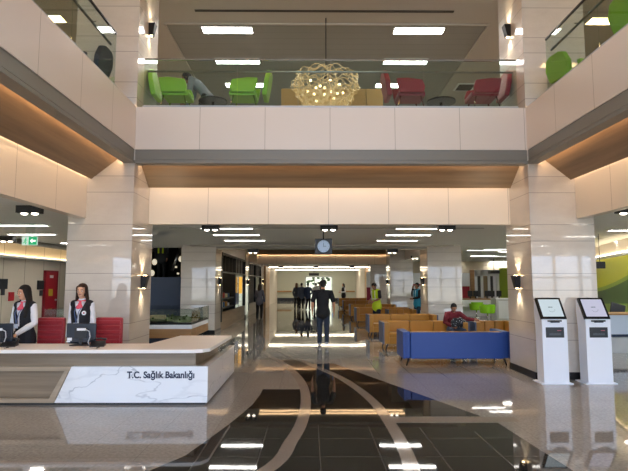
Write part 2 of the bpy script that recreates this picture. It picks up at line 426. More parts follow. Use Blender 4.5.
# far side of the atrium
trim(MB().box(XL, XR, YF, YF+.15, ZGR, ZFT), m_fasX)
trim(MB().box(XL, XR, YF+.015, YF+.15, ZFB+.07, ZGR), m_grey)
trim(MB().box(XL, XR, YF, YF+.2, ZFB, ZFB+.055).box(XL, XR, YF+.03, YF+.15, ZFB+.05, ZFB+.075), m_grey)
mb = MB(); mb.prism([(YF+.24, 4.03), (YH-.07, ZH1), (YH-.07, ZH1+.03), (YF+.24, 4.06)], XL+.005, XR-.005, axis='x'); trim(mb, m_woodX)
trim(MB().box(XL+.005, XR-.005, YH, YH+.17, ZH0, 4.5), m_hdrX)
trim(MB().box(XL+.02, XR-.02, YF+.2, YF+.22, 3.962, 3.995), m_strip)
trim(MB().box(XL+.02, XR-.02, YH-.04, YH-.025, ZH1+.05, ZH1+.06), m_striph)
# second well further back: its far header, wood soffit, lid and warm coves
trim(MB().box(HL-1, HR+1, Y2+.7, 31.7, 4.1, 4.2), wood_mat('well_lid_wood', '#8a6f52', '#5f4a35', 0, scale=.6))
trim(MB().box(HL, HR, Y2+.75, Y2+2.3, 3.0, 3.1), m_ceil)
for yy in (Y2+1.55, Y2+1.95): trim(MB().box(-1.85, 3.45, yy, yy+.06, 2.985, 3.0), light_mat('well_led', '#ffd09a', 7))
mb = MB(); mb.prism([(30.4, 4.0), (31.38, 3.46), (31.38, 3.49), (30.4, 4.03)], XL-.9, XR+.9, axis='x'); trim(mb, m_woodX)
trim(MB().box(HL-1, HR+1, 31.5, 31.65, ZH0, 4.1), m_hdrX)
trim(MB().box(HL, HR, 31.45, 31.47, 3.51, 3.53), m_strip)
trim(MB().box(HL, HR, 30.9, 31.1, 2.86, 2.89), m_strip) if False else None
for X in (HL-.1, HR-.07): trim(MB().box(X, X+.17, Y2+1.6, 31.5, ZH0, 4.1), m_hdrY)
for yy in (39.0, 46.5):
    trim(MB().box(XL+.1, XR+.4, yy, yy+.35, ZC-.08, ZC-.003), m_strip2)
    trim(MB().box(XL, XR+.5, yy-.1, yy-.02, ZC-.05, ZC-.003), m_cream)

# ------------------------------------------------------------------ pillars
def pillar(x0, y0, z0, z1, label):
    t = empty('stone_pillar', (x0+PW/2, y0+PW/2, 0), label, 'pillar')
    h = PW/2
    MB().box(-h, h, -h, h, z0, z1).build('shaft', m_stone, t)
    if z0 < .2: MB().box(-h-.012, h+.012, -h-.012, h+.012, 0, .13, bev=.003).build('baseboard', m_base, t)
    return t
pillar(XL-PW, YF, 0, ZUP, 'big pale stone pillar behind the reception desk and its two clerks')
pillar(XR, YF, 0, ZUP, 'big pale stone pillar behind the two white ticket kiosks')
pillar(XL-PW, Y2, 0, 3.4, 'pale stone pillar beside the glass model display case')
pillar(XR, Y2, 0, 3.4, 'grey polished stone pillar right behind the seated man in red')
pillar(XL-PW, Y3, 0, 4.1, 'stone pillar between the two black shop window frames')
pillar(XR, Y3, 0, 4.1, 'glossy stone pillar between the hi-vis man and the blue vest person')
pillar(XL-PW, Y4, 0, ZC, 'farthest left stone pillar past the shop windows')
pillar(XR, Y4, 0, ZC, 'farthest right stone pillar behind the man in the yellow vest')

# ------------------------------------------------------------------ sconces
def sconce(x, y, z, sgn, label, power=3):
    """tapered black wall lamp on a pillar side facing the aisle; sgn is the outward x direction"""
    t = empty('wall_sconce', (x, y, z), label, 'wall lamp', 0, None)
    mb = MB(); d = .13; w = .075
    # wider at top
    top = [(0, -w), (sgn*d, -w), (sgn*d, w), (0, w)]; bot = [(0, -w*.8), (sgn*d*.6, -w*.8), (sgn*d*.6, w*.8), (0, w*.8)]
    A = [mb.bm.verts.new((a, b, .12)) for a, b in top]; B = [mb.bm.verts.new((a, b, -.12)) for a, b in bot]
    for i in range(4):
        j = (i+1) % 4; mb.bm.faces.new((A[i], A[j], B[j], B[i]))
    mb.bm.faces.new(A); mb.bm.faces.new(B)
    mb.build('shade', m_blackm, t)
    MB().cyl((sgn*.06, 0, .121), (sgn*.06, 0, .127), .03).build('lamp', m_glow, t); MB().cyl((sgn*.04, 0, -.127), (sgn*.04, 0, -.121), .025).build('lamp', m_glow, t)
    for zz, rot in ((.14, PI), (-.14, 0)):
        ld = bpy.data.lights.new('sconce_beam', 'SPOT'); ld.energy = power*9; ld.color = (1, .82, .58); ld.spot_size = 1.7; ld.spot_blend = .9; ld.shadow_soft_size = .02
        o = bpy.data.objects.new('sconce_beam', ld); C.objects.link(o); o.parent = t; o.location = (sgn*.07, 0, zz); o.rotation_euler = (rot, 0, 0)
for x, s, nm in ((XL, 1, 'left'), (XR, -1, 'right')):
    sconce(x, YF+.6, 1.73, s, 'black tapered wall lamp low on the %s' % ('pillar by the reception desk' if s > 0 else 'pillar beside the kiosks'))
    sconce(x, YF+.6, 6.76, s, 'black tapered wall lamp upstairs at the %s end of the far glass railing' % nm)
    sconce(x, Y2+.6, 1.78, s, 'small wall lamp on the pillar %s' % ('beside the model display case' if s > 0 else 'behind the seated man in red'), 2)
    sconce(x, Y3+.6, 1.78, s, 'small wall lamp on the pillar %s' % ('between the shop windows' if s > 0 else 'just right of the man in the yellow vest'), 2)
    sconce(x, Y4+.6, 1.85, s, 'tiny distant wall lamp on the farthest pillar %s' % ('past the shops' if s > 0 else 'left of the yellow vest man'), 2)

# ------------------------------------------------------------------ glass balustrades
def balus(p0, p1, label, inward, ends):
    """glass railing from p0 to p1 (x,y) standing on the fascia top; inward = direction towards the floor slab"""
    p0 = Vector(p0); p1 = Vector(p1); L = (p1-p0).length; ang = math.atan2((p1-p0).y, (p1-p0).x)
    t = empty('glass_balustrade', (p0.x, p0.y, ZFT), label, 'railing', ang)
    s = inward
    MB().box(0, L, -.03, .03, 0, .045).build('base_rail', m_steel, t)
    n = max(1, round(L/1.6)); w = L/n
    for i in range(n):
        mb = MB(); mb.box(i*w+.006, (i+1)*w-.006, -.007, .007, .045, .93)
        o = mb.build('glass_panel', m_glass, t)
    MB().box(0, L, -.014, .014, .93, .962).build('top_cap', m_chrome if abs(ang) < .1 else m_blackm, t)
    mb = MB(); mb.tube([(0.05, s*.07, .74), (L-.05, s*.07, .74)], .02)
    k = .4
    while k < L: mb.cyl((k, 0, .74), (k, s*.07, .74), .008, seg=6); k += 1.6
    mb.build('handrail', m_steel if abs(ang) < .1 else M('dark_handrail', '#4a453d', .3, metal=.4), t)
    return t
balus((XL+.1, YF+.06), (XR-.12, YF+.06), 'long far glass railing with chrome rails below the chandelier', 1, 0)
balus((XL-.06, YB+.3), (XL-.06, 8.3), 'left side upper glass railing with dark handrail', 1, 0)
balus((XR+.06, YB+.3), (XR+.06, 8.45), 'right side upper glass railing with dark handrail', -1, 0)

# ------------------------------------------------------------------ ceiling lights
def panel(cx, cy, z, w, d, label, group, t=.02, mat=None):
    e = empty('ceiling_light', (cx, cy, z), label, 'ceiling light', 0, group)
    h = .02
    mb = MB(); mb.box(-w/2-h, w/2+h, -d/2-h, -d/2, -t, 0).box(-w/2-h, w/2+h, d/2, d/2+h, -t, 0).box(-w/2-h, -w/2, -d/2, d/2, -t, 0).box(w/2, w/2+h, -d/2, d/2, -t, 0)
    mb.build('frame', m_white, e)
    MB().box(-w/2, w/2, -d/2, d/2, -t*.7, -t*.2).build('diffuser', mat or m_panel, e)
    return e
ordn = ['nearest', 'second', 'third', 'fourth', 'fifth', 'sixth']
for j, (cx, sd) in enumerate(((-2.02, 'left'), (2.66, 'right'))):
    for i, yy in enumerate((11.96, 13.71, 15.43)):
        panel(cx, yy, ZUP-.021, 1.2, .3, '%s white light panel from the front in the upper ceiling, %s of the chandelier' % (ordn[i].capitalize(), sd), 'upper ceiling light panels')
    for i, yy in enumerate((11.95, 13.55, 15.3)):
        panel(cx+(.06 if j == 0 else -.03), yy, ZC, 1.2, .11 if i == 0 else .16, '%s strip light from the front in the low ceiling, %s of the hanging clock' % (ordn[i].capitalize(), sd), 'lower ceiling strip lights')
# upper side aisles and atrium ceiling
for sd, cx in (('left', -6.4), ('right', 7.2)):
    for i, yy in enumerate((1.0, 4.5, 8.0, 11.5, 15.0)):
        panel(cx, yy, ZUP, 1.2, .3, '%s panel light above the %s upper walkway' % (ordn[i].capitalize(), sd), 'upper walkway lights', mat=m_warmp)
for cx in (-1.4, 2.2):
    for yy in (-3.0, -.6, 6.3, 8.6): panel(cx, yy, ZUP, 1.2, .45, 'added warm fill panel in the atrium ceiling above the entrance', 'added atrium fill panels', mat=light_mat('atrium_fill_panel', '#ffb468', 13))  # added warm fill, out of view, to tint the side fascias
# ground floor side aisles
for i, (x, y) in enumerate(((20, 225), (32, 234), (-12, 237))):
    p = atZ(x, y, ZC); panel(p.x, p.y, ZC, 1.2, .16, 'strip light over the left aisle, %s' % ('topmost one above the exit sign', 'the one just above the exit sign', 'short piece at the photo edge')[i], 'left aisle strip lights')
for i, (x, y) in enumerate(((634, 230), (634, 241))):
    p = atZ(x, y, ZC); panel(p.x, p.y, ZC, 1.2, .16, 'strip light at the right photo edge, %s' % ('upper one', 'lower one')[i], 'right aisle strip lights')
for i, (x, y, w) in enumerate(((484, 250, 1.3), (500, 256, 1.2), (487, 262, 2.0), (468, 268, 1.4), (500, 249, 1.2), (480, 275, 2.0))):
    p = atZ(x, y, ZC)
    if p.y < 33: panel(p.x, p.y, ZC, w, .07, 'light strip in the ceiling above the green chairs, %s' % ordn[i], 'lights over the right service hall')
for cx in (-7.4, 7.6, 10.6):
    for yy in (-3, 1, 4.5, 8): panel(cx, yy, ZC, 1.2, .2, 'strip light in the side aisle ceiling', 'side aisle strip lights')
for yy in (14.2, 16.6): panel(7.35, yy, ZC, 1.2, .3, 'added fill light in the right aisle ceiling behind the kiosk pillar', 'side aisle strip lights')  # added fill lights hidden by the pillar, brighten the green wall
for yy in (16.4, 18.0): panel(-7.4, yy, ZC, 1.2, .2, 'added fill light in the left aisle ceiling behind the pillar', 'side aisle strip lights')  # extra lights out of sight, put in to lift the left wall
for yy in (31.5, 36.5): panel(5.9, yy, ZC, .3, 1.2, 'added fill panel in the right hall ceiling behind the farthest pillar', 'far right hall strip lights')  # added out of view to brighten the farthest right pillar
for cx in (8.2, 11.2):
    for yy in (20.5, 24, 30): panel(cx, yy, ZC, 1.2, .2, 'strip light in the far right hall ceiling', 'far right hall strip lights')
for cx in (-1.5, 2.4):
    for yy in (22.0,): panel(cx, yy, 4.1, 1.0, .2, 'added fill panel inside the second ceiling well', 'added second well fill panels')  # no known fixtures here, added to light the middle of the hall
for cx in (-1.2, 2.2):
    for yy in (): panel(cx, yy, ZC, 1.2, .2, 'strip light in the far corridor ceiling', 'far corridor lights')

def spotbox(x, y, z, label, big=True):
    e = empty('ceiling_spotlight', (x, y, z), label, 'spotlight', 0, None)
    w = .19; h = .125
    MB().box(-w, w, -.09, .09, -h, 0, bev=.006).build('housing', m_black, e)
    for s in (-1, 1):
        mb = MB(); mb.sph((s*.088, -.0, -h), .055, .055, .03, 12); mb.build('lamp', m_spot, e)
    return e
for px, py, lab in ((211, 227, 'black twin spotlight box under the far ceiling, left of the clock'), (329, 227, 'black twin spotlight box just above the hanging clock'), (446, 227, 'black twin spotlight box under the far ceiling, right of the clock')):
    p = atY(px, py, 11.15); spotbox(p.x, 11.15, ZC, lab)
spotbox(-4.72, 8.55, ZC, 'black twin spotlight box on the left aisle ceiling above the dark-haired clerk')
spotbox(5.35, 8.45, ZC, 'black twin spotlight box on the right aisle ceiling at the photo edge')
p = atZ(19, 252, 2.88); 
spotbox(-7.6, 12.8, ZC-.12, 'black twin spotlight box in front of the left wall light line')
for px, lab in ((253, 'left of the clock'), (392, 'right of the clock')):
    p = atY(px, 250, Y2+.4); spotbox(p.x, Y2+.4, 2.90, 'small spotlight box under the ceiling beam, %s' % lab)
for px, lab in ((281, 'left of the walking man'), (316, 'above the walking man'), (352, 'right of the walking man')):
    p = atY(px, 267, 38); spotbox(p.x, 38, ZC-.0, 'tiny far spotlight box on the corridor light line, %s' % lab)
p = atY(415, 260, 24); spotbox(p.x+.0, 24, ZC, 'small spotlight box above the person in the blue vest')

# hanging clock
cp = atY(323.5, 246.5, 11.3)
e = empty('hanging_clock', (cp.x, 11.3, cp.z), 'square black hanging clock with a round pale blue face', 'clock')
MB().box(-.19, .19, -.07, .07, -.17, .17, bev=.012).build('housing', m_black, e)
MB().cyl((0, .0, .17), (0, 0, ZC-cp.z), .016).build('hanger_rod', m_black, e)
MB().cyl((0, -.078, 0), (0, -.07, 0), .135, seg=32).build('dial', M('clock_dial', '#9fb0c4', .12, coat=.5, emit='#9fb6d0', es=.25), e)
MB().tube([(.142*math.cos(a), -.078, .142*math.sin(a)) for a in [2*PI*i/32 for i in range(32)]], .008, 6, True).build('dial_rim', m_blackm, e)
mb = MB(); mb.box(-.004, .004, -.084, -.081, -.01, .08); mb.box(-.004, .055, -.084, -.081, -.004, .004)
for k in range(12):
    a = k*PI/6; mb.box(-.003, .003, -.082, -.079, .105, .12, mat=Matrix.Rotation(a, 4, 'Y'))
mb.build('hands', M('clock_hands', '#22303f', .5), e)

# ------------------------------------------------------------------ reception desk
DY = 7.38
e = empty('reception_desk', (0, 0, 0), 'long reception desk with white top, wood band and white marble front with dark lettering', 'desk')
poly = [(-9.0, 7.22), (-1.62, 7.22), (-1.50, 7.27), (-1.42, 7.40), (-1.385, 9.15), (-2.29, 9.15), (-2.44, 7.95), (-9.0, 7.95)]
MB().prism(poly, .735, .785, bev=.006).build('worktop', M('worktop_white', '#f6f3ef', .35), e)
MB().prism([(-9.0, 7.46), (-1.64, 7.46), (-1.6, 9.0), (-2.2, 9.0), (-2.34, 7.9), (-9.0, 7.9)], .52, .735).build('upper_band', m_dwoodX, e)
mx0 = -3.59; mt0 = -3.37
mb = MB()
A = [(mx0, DY, .03), (-1.445, DY, .03), (-1.445, DY, .53), (mt0, DY, .53)]
mb.prism([(a, c) for a, b, c in A], DY, DY+.09, axis='y')
mb.box(-1.535, -1.445, DY+.09, 9.9, .03, .53)
mcl = mb.build('marble_cladding', m_marble, e)
MB().prism([(-9, DY+.1), (-1.54, DY+.1), (-1.54, 9.0), (-2.2, 9.0), (-2.34, 7.9), (-9, 7.9)], .03, .52).build('carcass', m_dwoodX, e)
m_fr = wood_mat('frame_wood', '#b5a48e', '#97856f', 0, scale=1.2, rough=.35)
mb = MB()
mb.prism([(-9, .47), (mt0-.03, .47), (mt0-.01, .53), (-9, .53)], DY, DY+.06, axis='y')
mb.prism([(-9, .03), (mx0-.01, .03), (mx0+.03, .09), (-9, .09)], DY, DY+.06, axis='y')
mb.prism([(mx0-.1, .05), (mx0-.012, .03), (mt0-.012, .53), (mt0-.08, .5)], DY-.002, DY+.062, axis='y')
mb.build('panel_frame', m_fr, e)
MB().box(-9, -1.47, DY+.02, 7.9, 0, .03).build('plinth', m_base, e)
t = text_mesh('T.C. Sağlık Bakanlığı', .155, M('sign_lettering', '#172340', .4), 'lettering', mcl, bold=.005)
w = max(v.co.x for v in t.data.vertices)-min(v.co.x for v in t.data.vertices)
pl = atY(127, 378, DY); pr = atY(194.5, 378, DY)
s = (pr.x-pl.x)/w; t.scale = (s, s*1.12, 1); t.rotation_euler = (PI/2, 0, 0); t.location = (pl.x, DY-.002, pl.z)

# items on the desk
def monitor(x, y, label, w=.56):
    e = empty('computer_monitor', (x, y, .785), label, 'monitor'); e.scale = (.77, 1, .88)
    MB().box(-w/2, w/2, -.02, .015, .05, .37, bev=.012).build('screen_back', M('monitor_navy', '#141c2b', .35), e)
    MB().box(-.12, .12, -.035, -.02, .12, .3, bev=.006).box(-.03, .03, -.03, .03, .01, .16).build('neck', m_black, e)
    MB().box(-.17, .17, -.1, .1, 0, .018, bev=.006).build('foot', m_black, e)
    for q in ((-.07, .1, -.042, -.036, .25, .29), (-.26, -.17, -.024, -.021, .08, .13), (-.27, -.20, -.026, -.022, .055, .075)):
        MB().box(*q).build('sticker', M('sticker_white', '#e6eaf0', .5), e)
    MB().tube([(.1, -.045, .27), (.19, -.07, .24), (.21, -.08, .15), (.17, -.07, .06), (.19, -.06, .02)], .008).build('cable', M('cable_white', '#d8dade', .5), e)
    return e
p = atY(82, 344, 7.75)
monitor(p.x, 7.72, 'dark monitor back with white stickers and cable in front of the standing brown-haired clerk')
p = atY(-1, 344, 7.75)
monitor(p.x, 7.72, 'dark monitor back cut by the left photo edge on the desk')
def phone(x, y, label, rz):
    e = empty('desk_phone', (x, y, .785), label, 'phone', rz)
    mb = MB(); mb.prism([(-.11, 0), (.1, 0), (.1, .015), (-.02, .05), (-.11, .07)], -.1, .1, axis='y'); mb.build('body', m_black, e)
    mb = MB(); mb.loft([((-.08, -.1, .09), .022, .018), ((-.08, -.04, .105), .014, .012), ((-.08, .04, .105), .014, .012), ((-.08, .1, .09), .022, .018)], side=(1, 0, 0)); mb.build('handset', m_black, e)
    MB().tube([(.1, .02, .01), (.16, 0, .012), (.22, .05, .008), (.3, .02, .008)], .006).build('cord', m_black, e)
    return e
p = atZ(105, 344, .785); phone(p.x, 7.62, 'black desk phone in front of the right red chair', -1.3)
p = atZ(20, 344, .785); phone(p.x, 7.62, 'black desk phone below the folded hands of the left clerk', -1.3)

# red task chairs behind the desk
m_red = M('red_upholstery', '#a01f2b', .55, noise=.06, nscale=20, sheen=.3)
def red_chair(x, y, label):
    e = empty('office_chair', (x, y, 0), label, 'chair', 0, 'red chairs behind the reception desk')
    mb = MB(); n = 7
    mb.box(-.225, .225, -.04, .05, .5, 1.14, bev=.04)
    for i in range(n): mb.box(-.2, .2, -.055, -.03, .56+i*.078, .62+i*.078, bev=.01)
    mb.build('backrest', m_red, e)
    MB().box(-.23, .23, -.40, -.0, .42, .52, bev=.03).build('seat', m_red, e)
    MB().cyl((0, -.2, .1), (0, -.2, .42), .03).build('column', m_chrome, e)
    for k in range(5):
        a = k*2*PI/5+.3; MB().cyl((0, -.2, .12), (.28*math.cos(a), -.2+.28*math.sin(a), .07), .022, .014).sph((.28*math.cos(a), -.2+.28*math.sin(a), .035), .035, seg=8).build('leg', m_blackm, e)
    return e
p = atY(52, 320, 8.62); red_chair(p.x, 8.62, 'red ribbed office chair between the two standing clerks')
p = atY(109.5, 320, 8.62); red_chair(p.x, 8.62, 'red ribbed office chair right of the brown-haired clerk')

# ------------------------------------------------------------------ ticket kiosks
def kiosk(x, y, label, screencol, rz=0):
    e = empty('ticket_kiosk', (x, y, 0), label, 'kiosk', rz)
    w = .215
    # side profile (y, z): foot, straight column, head leaning back
    prof = [(0, .02), (0, 1.02), (.0, 1.07), (.235, 1.435), (.30, 1.41), (.30, 1.2), (.26, .9), (.26, .02)]
    MB().prism(prof, -w, w, axis='x', bev=.006).build('body', M('kiosk_white', '#e6ecf6', .28), e)
    MB().box(-.27, .27, -.03, .33, 0, .02, bev=.004).build('foot_plate', M('kiosk_white', '#e6ecf6', .28), e)
    ang = math.atan2(.365, .235)  # head slope
    R = Matrix.Translation((0, .0, 1.075)) @ Matrix.Rotation(ang, 4, 'X')
    # local: x across, y up the slope, z outward (towards viewer)
    L = math.hypot(.235, .365)
    mb = MB(); mb.box(-w-.003, w+.003, .02, L+.0, -.03, .018, bev=.004, mat=None); mb.xf(R); bz = mb.build('screen_bezel', M('kiosk_bezel', '#101216', .2), e)
    mb = MB(); mb.box(-w+.035, w-.035, .06, L-.035, .016, .021); mb.xf(R); mb.build('screen', M('screen_'+screencol, '#20242a', .15, emit=screencol, es=.85), bz)
    mb = MB(); mb.tube([(.0+.05*math.cos(a)*1.2, .2+.05*math.sin(a), .0215) for a in [-2.6+.22*i for i in range(13)]], .002, 5); mb.box(-.045, .0, .235, .25, .021, .0225); mb.box(.005, .03, .235, .25, .021, .0225); mb.xf(R)
    mb.build('screen_mark', M('screen_mark', '#56707c', .5), bz)
    MB().box(-.07, .07, -.045, 0, 1.035, 1.06, bev=.004).box(-.12, .12, -.02, .0, 1.05, 1.075).build('lip', m_black, e)
    mb = MB(); mb.box(-.155, .155, -.012, .01, .78, .955, bev=.006); tp_ = mb.build('ticket_panel', m_black, e)
    MB().box(-.1, .1, -.014, -.011, .82, .855).build('ticket_slot', M('slot_grey', '#3b3e44', .4), tp_)
    MB().box(.035, .105, -.0145, -.011, .895, .905).build('red_mark', M('mark_red', '#b04556', .5), tp_)
    return e
kiosk(4.185, 8.80, 'white self-service ticket kiosk with black screen bezel, nearer the pillar edge', '#d6e6ee')
kiosk(4.935, 8.80, 'white self-service ticket kiosk with pale lilac screen, closer to the right photo edge', '#cfcfe6')

# ------------------------------------------------------------------ waiting sofas
m_must = M('mustard_leather', '#b07c2c', .42, noise=.05, nscale=6)
m_blue = M('blue_leather', '#24468e', .42, noise=.04, nscale=5)
m_slate = M('slate_leather', '#4d5c78', .42, noise=.05, nscale=6)
m_leg = M('sofa_leg', '#2b2b2e', .3, metal=.6)
def sofa(label, W=2.25, outer=None, front=None, name='waiting_sofa', group='waiting sofas in the hall'):
    """faces -Y, origin at left front floor corner"""
    e = empty(name, (0, 0, 0), label, 'sofa', 0, group)
    outer = outer or m_slate; D = .8; T = .70; a = .17; z0 = .15
    front = front or m_must
    for nm, x0 in (('armrest', 0), ('armrest', W-a)):
        xi0, xi1 = (x0+.04, x0+a) if x0 == 0 else (x0, x0+a-.04)
        MB().box(xi0, xi1, 0, D-.05, z0, T, bev=.022).build(nm, front, e)
        xo0, xo1 = (0, .045) if x0 == 0 else (W-.045, W)
        MB().box(xo0, xo1, .01, D, z0, T-.003, bev=.012).build('armrest_shell', outer, e)
    n = 3; w = (W-2*a)/n
    for i in range(n):
        MB().box(a+i*w+.004, a+(i+1)*w-.004, .04, .62, .30, .42, bev=.03).build('seat_cushion', front, e)
        MB().box(a+i*w+.004, a+(i+1)*w-.004, .56, .76, .36, T-.005, bev=.03).build('back_cushion', front, e)
    MB().box(a-.01, W-a+.01, .03, .7, z0, .31, bev=.012).build('base', front, e)
    MB().box(a-.005, W-a+.005, .745, D+.005, z0, T-.01, bev=.012).build('back_shell', outer, e)
    for x in (.1, W-.1):
        for y in (.06, D-.08):
            mb = MB(); sx = -1 if x < 1 else 1
            mb.cyl((x-sx*.03, y, z0), (x+sx*.02, y, 0), .026, .014, 10); mb.build('leg', m_leg, e)
    return e
def place(o, x, y, rz, label):
    o.location = (x, y, 0); o.rotation_euler = (0, 0, rz); o['label'] = label
s0 = sofa('x', outer=m_blue)
place(s0, 4.17, 10.75+.0, 0, '')
# near sofa turned away, showing its blue back and end panels
place(s0, 1.93+2.25, 10.72+.8, PI, 'sofa seen from behind with bright blue leather back, nearest the camera')
for ch in s0.children:
    if ch.name.startswith('armrest') and 'shell' not in ch.name: ch.data.materials[0] = m_blue
proto = sofa('x')
place(proto, 1.88, 13.3, 0, 'mustard leather sofa on which the man in red sits')
rows = [(1.86, 16.45, 'mustard sofa in front of the yellow vest man, second behind the blue sofa'), (1.88, 21.2, 'mustard sofa directly behind the yellow vest man'),
        (1.92, 24.7, 'fourth mustard sofa back from the blue one along the aisle'), (1.95, 30.4, 'fifth mustard sofa back from the blue one along the aisle'), (1.95, 35.2, 'farthest mustard sofa, below the standing woman by the far wall')]
for x, y, lab in rows:
    o = copy_tree(proto); place(o, x, y, 0, lab)
arm = sofa('x', W=1.15, name='waiting_armchair')
arm['category'] = 'armchair'; arm['group'] = 'mustard armchairs beside the sofas'
place(arm, 4.28, 13.35, 0, 'mustard armchair between the man in red and the kiosk pillar')
for x, y, lab in ((4.4, 20.0, 'mustard armchair half hidden near the person in the blue vest'),):
    o = copy_tree(arm); place(o, 3.0, 19.6+.2, 0, 'mustard armchair between the yellow vest man and the blue vest person')
# small bag / cup resting in slot of first pieces
# ------------------------------------------------------------------ model display case
e = empty('model_display_case', (-2.75, 12.0, 0), 'glass display case with an architectural landscape model on a wood and white base', 'display case')
W_ = 3.4; D_ = 2.0
MB().box(-W_+.25, -.25, .2, D_-.2, 0, .44).build('plinth', m_navyw, e)
MB().box(-W_, 0, 0, D_, .44, .65, bev=.006).build('wood_base', m_lwood, e)
MB().box(-W_-.01, .01, -.01, D_+.01, .65, .745, bev=.006).build('white_rim', m_white, e)
MB().box(-W_, 0, 0, D_, .745, .79).build('black_rim', m_black, e)
mb = MB(); z0, z1 = .79, 1.10
for a, b in (((-W_, .0), (0, .0)), ((0, 0), (0, D_)), ((0, D_), (-W_, D_)), ((-W_, D_), (-W_, 0))):
    x0, x1 = sorted((a[0], b[0])); y0, y1 = sorted((a[1], b[1])); mb.box(x0-.005, x1+.005, y0-.005, y1+.005, z0, z1)
mb.build('glass_side', m_glassc, e)
MB().box(-W_, 0, 0, D_, z1, z1+.01).build('glass_top', m_glassc, e)
mb = MB(); N = 26; G = [[mb.bm.verts.new((-W_+.05+(W_-.1)*i/N, .05+(D_-.1)*j/16, .795+.05*(math.sin(i*.7+j*.4)*.5+.5)*random.uniform(.4, 1))) for j in range(17)] for i in range(N+1)]
for i in range(N):
    for j in range(16): mb.bm.faces.new((G[i][j], G[i+1][j], G[i+1][j+1], G[i][j+1]))
mb.build('model_terrain', M('terrain_green', '#55603a', .8, noise=.35, nscale=9), e)
mb = MB()
for k in range(9):
    x = -W_*.78+k*.2+random.uniform(-.05, .05); y = random.uniform(.35, 1.2); mb.box(x, x+random.uniform(.12, .24), y, y+.2, .82, .87+random.uniform(0, .06))
mb.build('model_building', M('model_tan', '#c9b48c', .6), e)
mb = MB()
for k in range(70):
    x = random.uniform(-W_+.1, -.1); y = random.uniform(.1, D_-.1); mb.sph((x, y, .86), .03, seg=6)
tr = mb.build('model_trees', M('tree_green', '#46552c', .8, noise=.3), e); tr['kind'] = 'stuff'

# navy boarding and the works behind it
tag(MB().box(-6.5, -4.42, 18.4, 18.5, 0, 1.93, bev=.004).build('hoarding_panel', m_navyw), 'plain navy boarding panel behind the display case', 'panel')
e = empty('work_platform', (-5.35, 20.0, 0), 'dark scaffold platform above the navy boarding', 'platform')
MB().box(-.7, .7, -.4, .4, 1.75, 1.82).build('deck', m_blackm, e)
for a in (-.65, .65):
    for b in (-.35, .35): MB().cyl((a, b, 0), (a, b, 1.75), .025).build('leg', m_blackm, e)
tag(MB().tube([tuple(atY(180, 248, 19.3)), tuple(atY(172, 271, 19.3))], .05).build('slanted_duct', m_steel), 'slanted grey pipe above the navy boarding', 'pipe')
for px, py, lab in ((154.5, 262, 'white round work light left of the green straps'), (152, 273, 'white round work light lowest at the pillar edge above navy boarding'), (181, 259, 'white round work light at the right of the dark opening'), (176, 267, 'small warm bulb left of the slanted pipe foot'), (178, 273.5, 'small warm bulb just above the navy boarding, right side')):
    wy = 19.6 if py != 267 else 19.95; p = atY(px, py, wy); big = py in (262, 273, 259)
    e = empty('work_light', (p.x, wy, p.z), lab, 'lamp')
    MB().sph((0, 0, 0), .10 if big else .05, .06, .12 if big else .04, 12).build('globe', M('globe_white', '#ece8da', .5, emit='#fff0d0', es=.6), e)
    MB().cyl((0, 0, .04), (0, 0, 4.3-p.z), .006, seg=6).build('cord', m_black, e)

# ------------------------------------------------------------------ shops on the left of the aisle
def shopfront(y0, y1, zl0, zl1, label, goods):
    X = XL-.02
    e = empty('shop_front', (X, y0, 0), label, 'shop front')
    Lh = y1-y0
    MB().box(-.12, 0, 0, Lh, .0, .62, bev=.004).build('low_wall', wood_mat('shop_wood', '#a58a68', '#7d6649', 1, scale=1) if 'shop_wood' not in bpy.data.materials else bpy.data.materials['shop_wood'], e)
    mb = MB()
    mb.box(-.08, .03, 0, .12, .3, 2.85); mb.box(-.08, .03, Lh-.12, Lh, .62, 2.85); mb.box(-.08, .03, 0, Lh, 2.77, 2.85); mb.box(-.08, .03, 0, Lh, 2.1, 2.16)
    mb.box(-.08, .03, Lh*.5-.05, Lh*.5+.05, .62, 2.85)
    n = 8
    for i in range(1, n): mb.box(-.02, .01, Lh*i/n-.015, Lh*i/n+.015, 2.16, 2.77)
    mb.build('window_frame', m_blackm, e)
    MB().box(-.05, -.04, Lh*.5, Lh-.1, .62, 2.1).build('glass_pane', m_glassc, e)
    MB().box(-.1, .0, 0, Lh, 2.85, 3.6).build('fascia', m_cream, e)
    if goods:
        for zz in (.75, 1.1):
            MB().box(-.5, -.02, .12, Lh*.48, zz, zz+.04).build('shelf', m_blackm, e)
        MB().box(-.6, -.5, .0, Lh*.5, .3, 1.35).build('cabinet_back', m_black, e)
    return e
e = shopfront(Y2+PW+.1, Y3-.15, 0, 0, 'nearer black-framed shop front with shelves left of the aisle', True)
shopfront(Y3+PW+.1, Y4-.2, 0, 0, 'farther black-framed shop front beyond the standing grey-shirt person', False)
trim(MB().box(-4.72, -4.62, 18.7, 34, 0, 4.1), M('shop_wall', '#c9b998', .5)); trim(MB().box(-4.62, -3.9, 18.7, 34, 3.6, 3.66), m_cream)
for yy, lab in ((21.0, 'nearer shop, above its shelves'), (26.5, 'farther shop')): panel(-4.3, yy, 3.6, .3, 1.2, 'added fill panel inside the %s' % lab, 'added shop fill panels')  # panels added to brighten the shop interiors
cols = ['#b8452e', '#d8cfae', '#3a5f8c', '#c98c2a', '#d9d9d9', '#6a8a3c', '#7a2f2a']
k = 0
for zz in (.79, 1.14):
    for yy in (19.1, 19.6, 20.1, 20.7, 21.2):
        c = cols[k % 7]; k += 1; h = random.uniform(.12, .2)
        o = MB().box(XL-.34, XL-.14, yy, yy+.25, zz, zz+h, bev=.01).build('goods_packet', M('pack'+c, c, .5)); tag(o, 'small coloured packet on the shelves of the nearer shop', 'packet', 'packets on the shop shelves')
p = atY(241, 283, 23.6)
